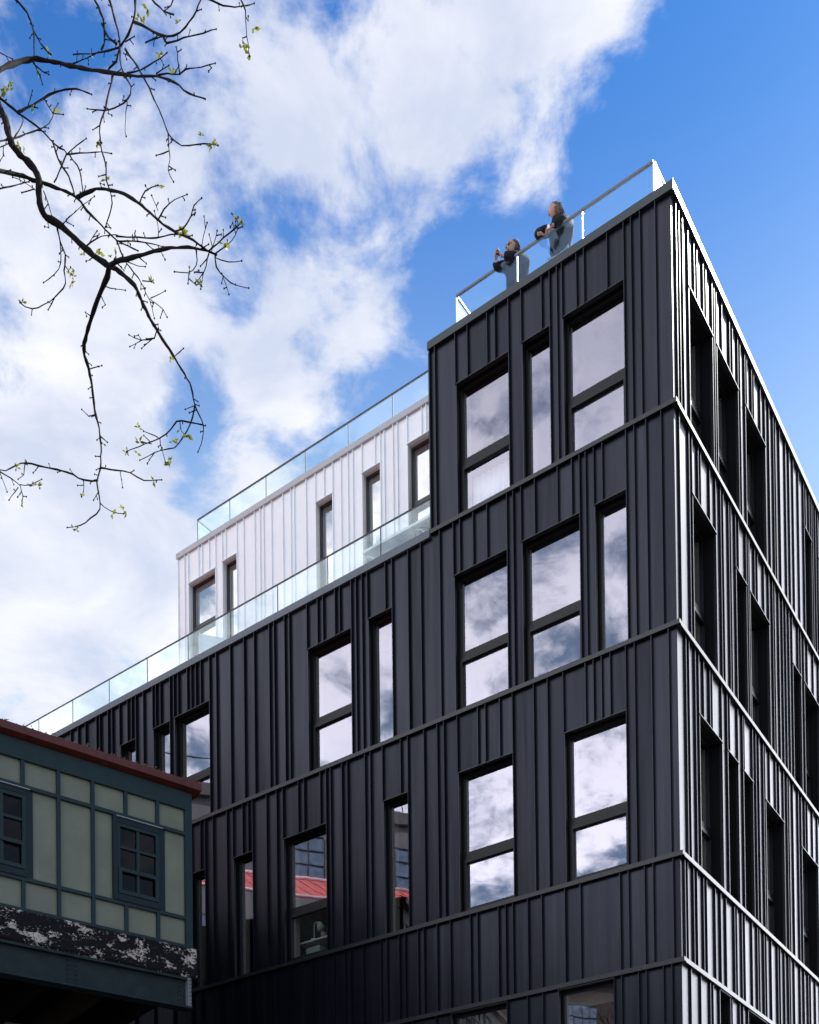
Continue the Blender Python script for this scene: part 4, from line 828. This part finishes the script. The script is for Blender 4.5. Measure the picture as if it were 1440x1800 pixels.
CL = [(A6, p, 1.0) for p in [(50, 490), (30, 510), (65, 465), (15, 500), (130, 825), (105, 800), (505, 310), (535, 800), (770, 90), (790, 115), (760, 110), (810, 45), (880, 300), (960, 400), (950, 390), (1165, 795), (1180, 800), (1110, 745), (870, 1020), (1000, 1280), (990, 1265), (640, 1400), (600, 1410), (530, 1390), (550, 1395),
      (400, 1520), (385, 1500), (410, 1490), (390, 1560), (125, 1665), (835, 1550), (1230, 1340), (215, 410), (265, 285), (1350, 240), (1370, 295), (1335, 260), (1045, 1480), (1100, 1560), (305, 610), (985, 120), (1400, 155), (1320, 1225), (460, 1400), (185, 595), (230, 1010), (585, 990)]] + \
     [(A7, p, 1.0) for p in [(765, 1100), (770, 1180), (700, 1225), (690, 1235), (950, 1175), (930, 1285), (925, 1300), (940, 1280), (1030, 1140), (990, 1110), (940, 725), (185, 1420), (215, 1425), (450, 1475), (680, 1560), (695, 1575), (670, 1545), (620, 1580), (120, 1520), (845, 1390), (90, 1320), (420, 1665), (755, 1240), (1095, 300), (1000, 25)]]
for (cv, p, s_) in CL:
    x, y = cv(*p); o = bpy.data.objects.new('leaf_cluster', rnd.choice(LEAFM)); link(o, tree); o.matrix_parent_inverse = Matrix.Translation(tree.location).inverted()
    o.location = at_depth(x, y, depth_at(x, y)); o.rotation_euler = (rnd.uniform(-.6, .6), rnd.uniform(-.6, .6), rnd.uniform(0, 6.28)); k = rnd.uniform(.7, 1.15); o.scale = (k, k, k)

# ------------------------------------------------------------------ people on the roof
def skin(verts, edges, m_levels=2):
    """verts: list of (pos, radius[, radius2]); returns evaluated (verts, faces)"""
    me = bpy.data.meshes.new('t'); me.from_pydata([tuple(v[0]) for v in verts], edges, []); o = bpy.data.objects.new('t', me); COL.objects.link(o)
    o.modifiers.new('s', 'SKIN')
    if not me.skin_vertices: 
        bm = bmesh.new(); bm.from_mesh(me); bm.verts.layers.skin.verify(); bm.to_mesh(me); bm.free()
    for i, v in enumerate(verts):
        sv = me.skin_vertices[0].data[i]; sv.radius = (v[1], v[2] if len(v) > 2 else v[1]); sv.use_root = (i == 0)
    md = o.modifiers.new('b', 'SUBSURF'); md.levels = m_levels; md.render_levels = m_levels
    dg = bpy.context.evaluated_depsgraph_get(); dg.update(); ev = o.evaluated_get(dg); em = ev.to_mesh()
    vs = [tuple(v.co) for v in em.vertices]; fs = [tuple(p.vertices) for p in em.polygons]; ev.to_mesh_clear()
    bpy.data.objects.remove(o); bpy.data.meshes.remove(me); return vs, fs
def head_shape(c, ax, s=1.0):
    """head with nose, brow, chin, sockets and ears; local y = facing, z = up"""
    seg, rings = 24, 18; ps = []; fs = []
    for i in range(rings + 1):
        th = math.pi * i / rings
        for k in range(seg):
            ph = 2 * math.pi * k / seg; x, y, z = math.sin(th) * math.cos(ph), math.sin(th) * math.sin(ph), math.cos(th)
            X, Y, Zz = x * .074, y * .092, z * .115
            if z < 0: X *= 1 - .30 * (-z) ** 1.3; Y *= 1 - .10 * (-z)
            if y > .3:
                nose = math.exp(-((x / .13) ** 2)) * math.exp(-(((z + .12) / .17) ** 2)); Y += .022 * nose
                for sx in (-.36, .36): Y -= .010 * math.exp(-(((x - sx) / .16) ** 2)) * math.exp(-(((z - .06) / .10) ** 2))
                Y += .005 * math.exp(-((x / .30) ** 2)) * math.exp(-(((z + .42) / .07) ** 2)) + .009 * math.exp(-((x / .3) ** 2)) * math.exp(-(((z + .8) / .15) ** 2)) + .004 * math.exp(-(((z - .2) / .07) ** 2))
            for sx in (-1, 1):
                if abs(z + .02) < .3: X += sx * .014 * math.exp(-(((x - sx * .97) / .06) ** 2)) * math.exp(-(((z + .02) / .2) ** 2))
            ps.append(c + ax @ (Vector((X, Y, Zz)) * s))
    for i in range(rings):
        for k in range(seg): fs.append((i * seg + k, (i + 1) * seg + k, (i + 1) * seg + (k + 1) % seg, i * seg + (k + 1) % seg))
    return ps, fs
def axes(face, upv=Vector((0, 0, 1))):
    f = face.normalized(); r = f.cross(upv).normalized(); u = r.cross(f); m = Matrix((r, f, u)).transposed(); return m
def hand(mb, wrist, d, palm_n, curl=.8, s=1.0):
    """palm and five separate bent fingers, grown by skin chains"""
    d = d.normalized(); n = (palm_n - d * palm_n.dot(d)).normalized(); sd = d.cross(n)
    pv, pf = skin([(wrist, .024, .020), (wrist + d * .045 * s, .036, .016), (wrist + d * .085 * s, .038, .014)], [(0, 1), (1, 2)], 2); mb.poly(pv, pf, True)
    for k, (off, L_) in enumerate(((-.030, .062), (-.010, .072), (.010, .068), (.029, .052))):
        b0 = wrist + d * .075 * s + sd * off; d1 = (d + n * .25 * curl).normalized(); d2 = (d + n * 1.2 * curl).normalized(); d3 = (d * .3 + n * 1.5 * curl).normalized()
        p1 = b0 + d1 * L_ * .55; p2 = p1 + d2 * L_ * .35; p3 = p2 + d3 * L_ * .28
        pv, pf = skin([(b0, .0098), (p1, .009), (p2, .0085), (p3, .0065)], [(0, 1), (1, 2), (2, 3)], 1); mb.poly(pv, pf, True)
    t0 = wrist + d * .025 * s - sd * .030; t1 = t0 + (d * .6 - sd * .7 + n * .3).normalized() * .035; t2 = t1 + (d * .9 - sd * .1 + n * .5).normalized() * .03
    pv, pf = skin([(t0, .012), (t1, .011), (t2, .008)], [(0, 1), (1, 2)], 1); mb.poly(pv, pf, True)
M_SKIN = mat('skin', (.46, .25, .18), .5, 0, .4, var=.08, vscale=12)
M_JKT = mat('black_jacket', (.006, .006, .008), .75, 0, .3, var=.3, vscale=14, bump=.006, bscale=16)
M_KNIT = mat('dark_navy_coat', (.009, .010, .016), .8, 0, .25, var=.35, vscale=12, bump=.006, bscale=14)
M_JEANS = mat('washed_blue_jeans', (.22, .30, .42), .8, 0, .2, var=.3, vscale=16, bump=.003, bscale=40)
M_HAIRB = mat('blonde_hair', (.10, .06, .03), .4, 0, .6, var=.35, vscale=40); M_HAIRD = mat('brown_hair', (.05, .028, .015), .45, 0, .5, var=.4, vscale=40)
M_LENS = mat('dark_sunglass_lens', (.01, .01, .012), .1, 0, .8); M_SHOE = mat('dark_shoe', (.03, .03, .03), .6); M_LIP = mat('lips', (.40, .12, .10), .5); M_EYE = mat('eye_white', (.75, .75, .72), .3); M_IRIS = mat('iris', (.05, .04, .03), .2)
def person(label, P, hair_m, coat_m, face_dir, sunglasses, long_hair):
    e = empty('person', label, 'person'); dk = Z0 - .02
    g = {k: LF(*v) for k, v in P.items()}; e.location = Vector((g['pelvis'].x, g['pelvis'].y, dk + H))
    def J(k, r, r2=None): return (g[k], r, r2 if r2 else r)
    names = ['pelvis', 'waist', 'chest', 'neckb', 'neck', 'shA', 'elA', 'wrA', 'shB', 'elB', 'wrB', 'hipA', 'knA', 'anA', 'toeA', 'hipB', 'knB', 'anB', 'toeB']
    rad = {'pelvis': (.135, .10), 'waist': (.115, .085), 'chest': (.135, .10), 'neckb': (.07, .06), 'neck': (.048, .048), 'shA': (.058, .058), 'elA': (.041, .041), 'wrA': (.025, .025), 'shB': (.058, .058), 'elB': (.041, .041), 'wrB': (.025, .025),
           'hipA': (.085, .085), 'knA': (.056, .056), 'anA': (.038, .038), 'toeA': (.035, .028), 'hipB': (.085, .085), 'knB': (.056, .056), 'anB': (.038, .038), 'toeB': (.035, .028)}
    ed = [('pelvis', 'waist'), ('waist', 'chest'), ('chest', 'neckb'), ('neckb', 'neck'), ('chest', 'shA'), ('shA', 'elA'), ('elA', 'wrA'), ('chest', 'shB'), ('shB', 'elB'), ('elB', 'wrB'),
          ('pelvis', 'hipA'), ('hipA', 'knA'), ('knA', 'anA'), ('anA', 'toeA'), ('pelvis', 'hipB'), ('hipB', 'knB'), ('knB', 'anB'), ('anB', 'toeB')]
    ix = {n_: i for i, n_ in enumerate(names)}
    body = MB(); v, f = skin([(g[n_], *rad[n_]) for n_ in names], [(ix[a_], ix[b_]) for a_, b_ in ed]); body.poly(v, f, True)
    hx = axes(face_dir); hp, hf = head_shape(g['head'], hx, 1.08); body.poly(hp, hf, True)
    for s_, tgt in (('A', 'hA'), ('B', 'hB')): hand(body, g['wr' + s_], g[tgt] - g['wr' + s_], Vector((0, 0, -1)) if not sunglasses else (g['wrB'] - g['wrA']) * (1 if s_ == 'A' else -1))
    body.build('body', M_SKIN, e)
    # jacket
    jn = ['hem', 'waist', 'chest', 'neckb', 'shA', 'elA', 'cuA', 'shB', 'elB', 'cuB']; g['cuA'] = g['elA'].lerp(g['wrA'], .88); g['cuB'] = g['elB'].lerp(g['wrB'], .88); g['hem'] = g['pelvis'].lerp(g['waist'], -.35)
    jr = {'hem': (.215, .175), 'waist': (.19, .16), 'chest': (.20, .165), 'neckb': (.10, .09), 'shA': (.100, .100), 'elA': (.082, .082), 'cuA': (.060, .060), 'shB': (.100, .100), 'elB': (.082, .082), 'cuB': (.060, .060)}
    je = [('hem', 'waist'), ('waist', 'chest'), ('chest', 'neckb'), ('chest', 'shA'), ('shA', 'elA'), ('elA', 'cuA'), ('chest', 'shB'), ('shB', 'elB'), ('elB', 'cuB')]; jx = {n_: i for i, n_ in enumerate(jn)}
    v, f = skin([(g[n_], *jr[n_]) for n_ in jn], [(jx[a_], jx[b_]) for a_, b_ in je]); v = [tuple(Vector(q_) + Vector((1, .6, .4)) * noise.noise(Vector(q_) * 11) * .012) for q_ in v]
    jk = MB(); jk.poly(v, f, True); jk.build('coat', coat_m, e)
    # scarf collar
    cb = MB(); c0 = g['neckb'].lerp(g['neck'], .35)
    cb.tube([c0 + hx @ Vector((.078 * math.cos(t_ * .45), .078 * math.sin(t_ * .45), .012 * math.sin(t_))) for t_ in range(15)], .045, 8); cb.build('scarf', coat_m, e)
    pn = ['pelvis', 'hipA', 'knA', 'heA', 'hipB', 'knB', 'heB']; g['heA'] = g['knA'].lerp(g['anA'], .95); g['heB'] = g['knB'].lerp(g['anB'], .95)
    pr_ = {'pelvis': (.15, .115), 'hipA': (.10, .10), 'knA': (.072, .072), 'heA': (.06, .06), 'hipB': (.10, .10), 'knB': (.072, .072), 'heB': (.06, .06)}; pe = [(0, 1), (1, 2), (2, 3), (0, 4), (4, 5), (5, 6)]
    v, f = skin([(g[n_], *pr_[n_]) for n_ in pn], pe); jb = MB(); jb.poly(v, f, True); jb.build('jeans', M_JEANS, e)
    for s_ in 'AB':
        sb = MB(); v, f = skin([(g['an' + s_] + Vector((0, 0, -.01)), .048, .045), (g['toe' + s_], .045, .035)], [(0, 1)]); sb.poly(v, f, True); sb.build('shoe', M_SHOE, e)
    # hair: cap and falling locks
    hb = MB(); c = g['head']; ps, fs = [], []; seg, rings = 22, 14
    for i in range(rings + 1):
        th = math.pi * .80 * i / rings
        for k in range(seg):
            ph = 2 * math.pi * k / seg; x, y, z = math.sin(th) * math.cos(ph), math.sin(th) * math.sin(ph), math.cos(th)
            q_ = Vector((x * .086, y * .104 - .016, z * .124 + .008))
            if y > .25 and z < .52: q_ = Vector((x * .066, y * .070 - .01, z * .10))
            q_ += q_.normalized() * noise.noise(Vector((x * 3, y * 3, z * 2)) + Vector((len(label), 0, 0))) * .010
            ps.append(c + hx @ q_)
    for i in range(rings):
        for k in range(seg): fs.append((i * seg + k, (i + 1) * seg + k, (i + 1) * seg + (k + 1) % seg, i * seg + (k + 1) % seg))
    hb.poly(ps, fs, True); hr_ = random.Random(len(label))
    for k in range(70):
        an = hr_.uniform(math.pi * .93, math.pi * 2.07); Lh = hr_.uniform(.14, .30) * (1.0 if long_hair else .62); x0 = math.cos(an) * .080; y0 = math.sin(an) * .095 - .012; z0_ = hr_.uniform(-.03, .09)
        fl = Vector((hr_.uniform(-.03, .03), -hr_.uniform(0, .06), 0))
        pts = [Vector((x0, y0, z0_)), Vector((x0 * 1.12, y0 * 1.12, z0_ - Lh * .4)) + fl * .4, Vector((x0 * 1.1, y0 * 1.05, z0_ - Lh)) + fl]
        hb.tube([c + hx @ p_ for p_ in pts], [.010, .009, .002], 4)
    for k in range(26):     # wind-blown wisps
        an = hr_.uniform(0, 6.28); d0 = Vector((math.cos(an) * .08, math.sin(an) * .09 - .02, .07 + hr_.uniform(-.03, .05))); d1 = d0 * hr_.uniform(1.1, 1.35) + Vector((hr_.uniform(.0, .05), -.03, .01)); hb.tube([c + hx @ d0, c + hx @ d1], [.003, .001], 3)
    hb.build('hair', hair_m, e)
    fb_ = MB(); fb_.ball(c + hx @ Vector((0, .099, -.052)), (.024, .008, .008), 10, 6, hx); fb_.build('lips', M_LIP, e)
    for sx in (-1, 1):
        q = MB(); q.ball(c + hx @ Vector((sx * .029, .081, .008)), .0115, 10, 6); q.build('eye', M_EYE, e)
    if sunglasses:
        q = MB()
        for sx in (-1, 1): q.ball(c + hx @ Vector((sx * .033, .098, .010)), (.030, .010, .022), 12, 8, hx); q.tube([c + hx @ Vector((sx * .062, .09, .014)), c + hx @ Vector((sx * .082, .0, .012))], .003, 5)
        q.tube([c + hx @ Vector((-.01, .108, .014)), c + hx @ Vector((.01, .108, .014))], .003, 5); q.build('sunglasses', M_LENS, e)
    return e, g
dk = Z0 - .02
P2 = dict(pelvis=(2.28, -.84, 18.20), waist=(2.26, -.80, 18.33), chest=(2.22, -.74, 18.52), neckb=(2.215, -.69, 18.62), neck=(2.23, -.66, 18.68), head=(2.262, -.62, 18.775),
          shA=(2.36, -.66, 18.56), elA=(2.50, -.47, 18.40), wrA=(2.43, -.36, 18.27), hA=(2.35, -.33, 18.22), shB=(2.06, -.76, 18.57), elB=(2.08, -.50, 18.40), wrB=(2.19, -.37, 18.27), hB=(2.28, -.34, 18.22),
          hipA=(2.37, -.86, 18.12), knA=(2.38, -.80, 17.75), anA=(2.38, -.86, 17.33), toeA=(2.40, -.72, 17.285), hipB=(2.19, -.86, 18.12), knB=(2.18, -.82, 17.75), anB=(2.17, -.87, 17.33), toeB=(2.15, -.73, 17.285))
P1 = dict(pelvis=(3.13, -.84, 18.08), waist=(3.11, -.80, 18.22), chest=(3.07, -.74, 18.40), neckb=(3.065, -.69, 18.50), neck=(3.07, -.66, 18.555), head=(3.085, -.62, 18.645),
          shA=(3.21, -.66, 18.44), elA=(3.32, -.47, 18.34), wrA=(3.285, -.41, 18.38), hA=(3.265, -.39, 18.46), shB=(2.91, -.76, 18.45), elB=(3.02, -.49, 18.36), wrB=(3.16, -.41, 18.38), hB=(3.21, -.40, 18.45),
          hipA=(3.22, -.86, 18.02), knA=(3.22, -.80, 17.70), anA=(3.22, -.86, 17.33), toeA=(3.24, -.72, 17.285), hipB=(3.04, -.86, 18.02), knB=(3.03, -.82, 17.70), anB=(3.02, -.87, 17.33), toeB=(3.00, -.73, 17.285))
v3 = lambda q, z: Vector((q.x, q.y, z))
person('person in black coat with tousled brown hair leaning on the rail nearer the roof corner', P2, M_HAIRB, M_JKT, v3(uL * 1.0 + nL * .55, -.10), False, True)
person('person in sunglasses and dark coat at the rail holding up a small phone', P1, M_HAIRD, M_KNIT, v3(uL * .45 + nL * 1.0, -.12), True, False)
q = MB(); q.fbox(LF, 3.225, 3.238, -.44, -.375, 18.44, 18.55); tag(q.build('phone', mat('grey_phone_case', (.10, .11, .13), .7, 0, .2)), 'small grey phone held up by the person in sunglasses', 'phone')
q = MB(); q.fbox(LF, 2.205, 2.245, -.325, -.315, 18.21, 18.27); tag(q.build('paper_slip', mat('white_paper', (.85, .85, .85), .8)), 'small white slip held in the hands of the person in black coat', 'paper')
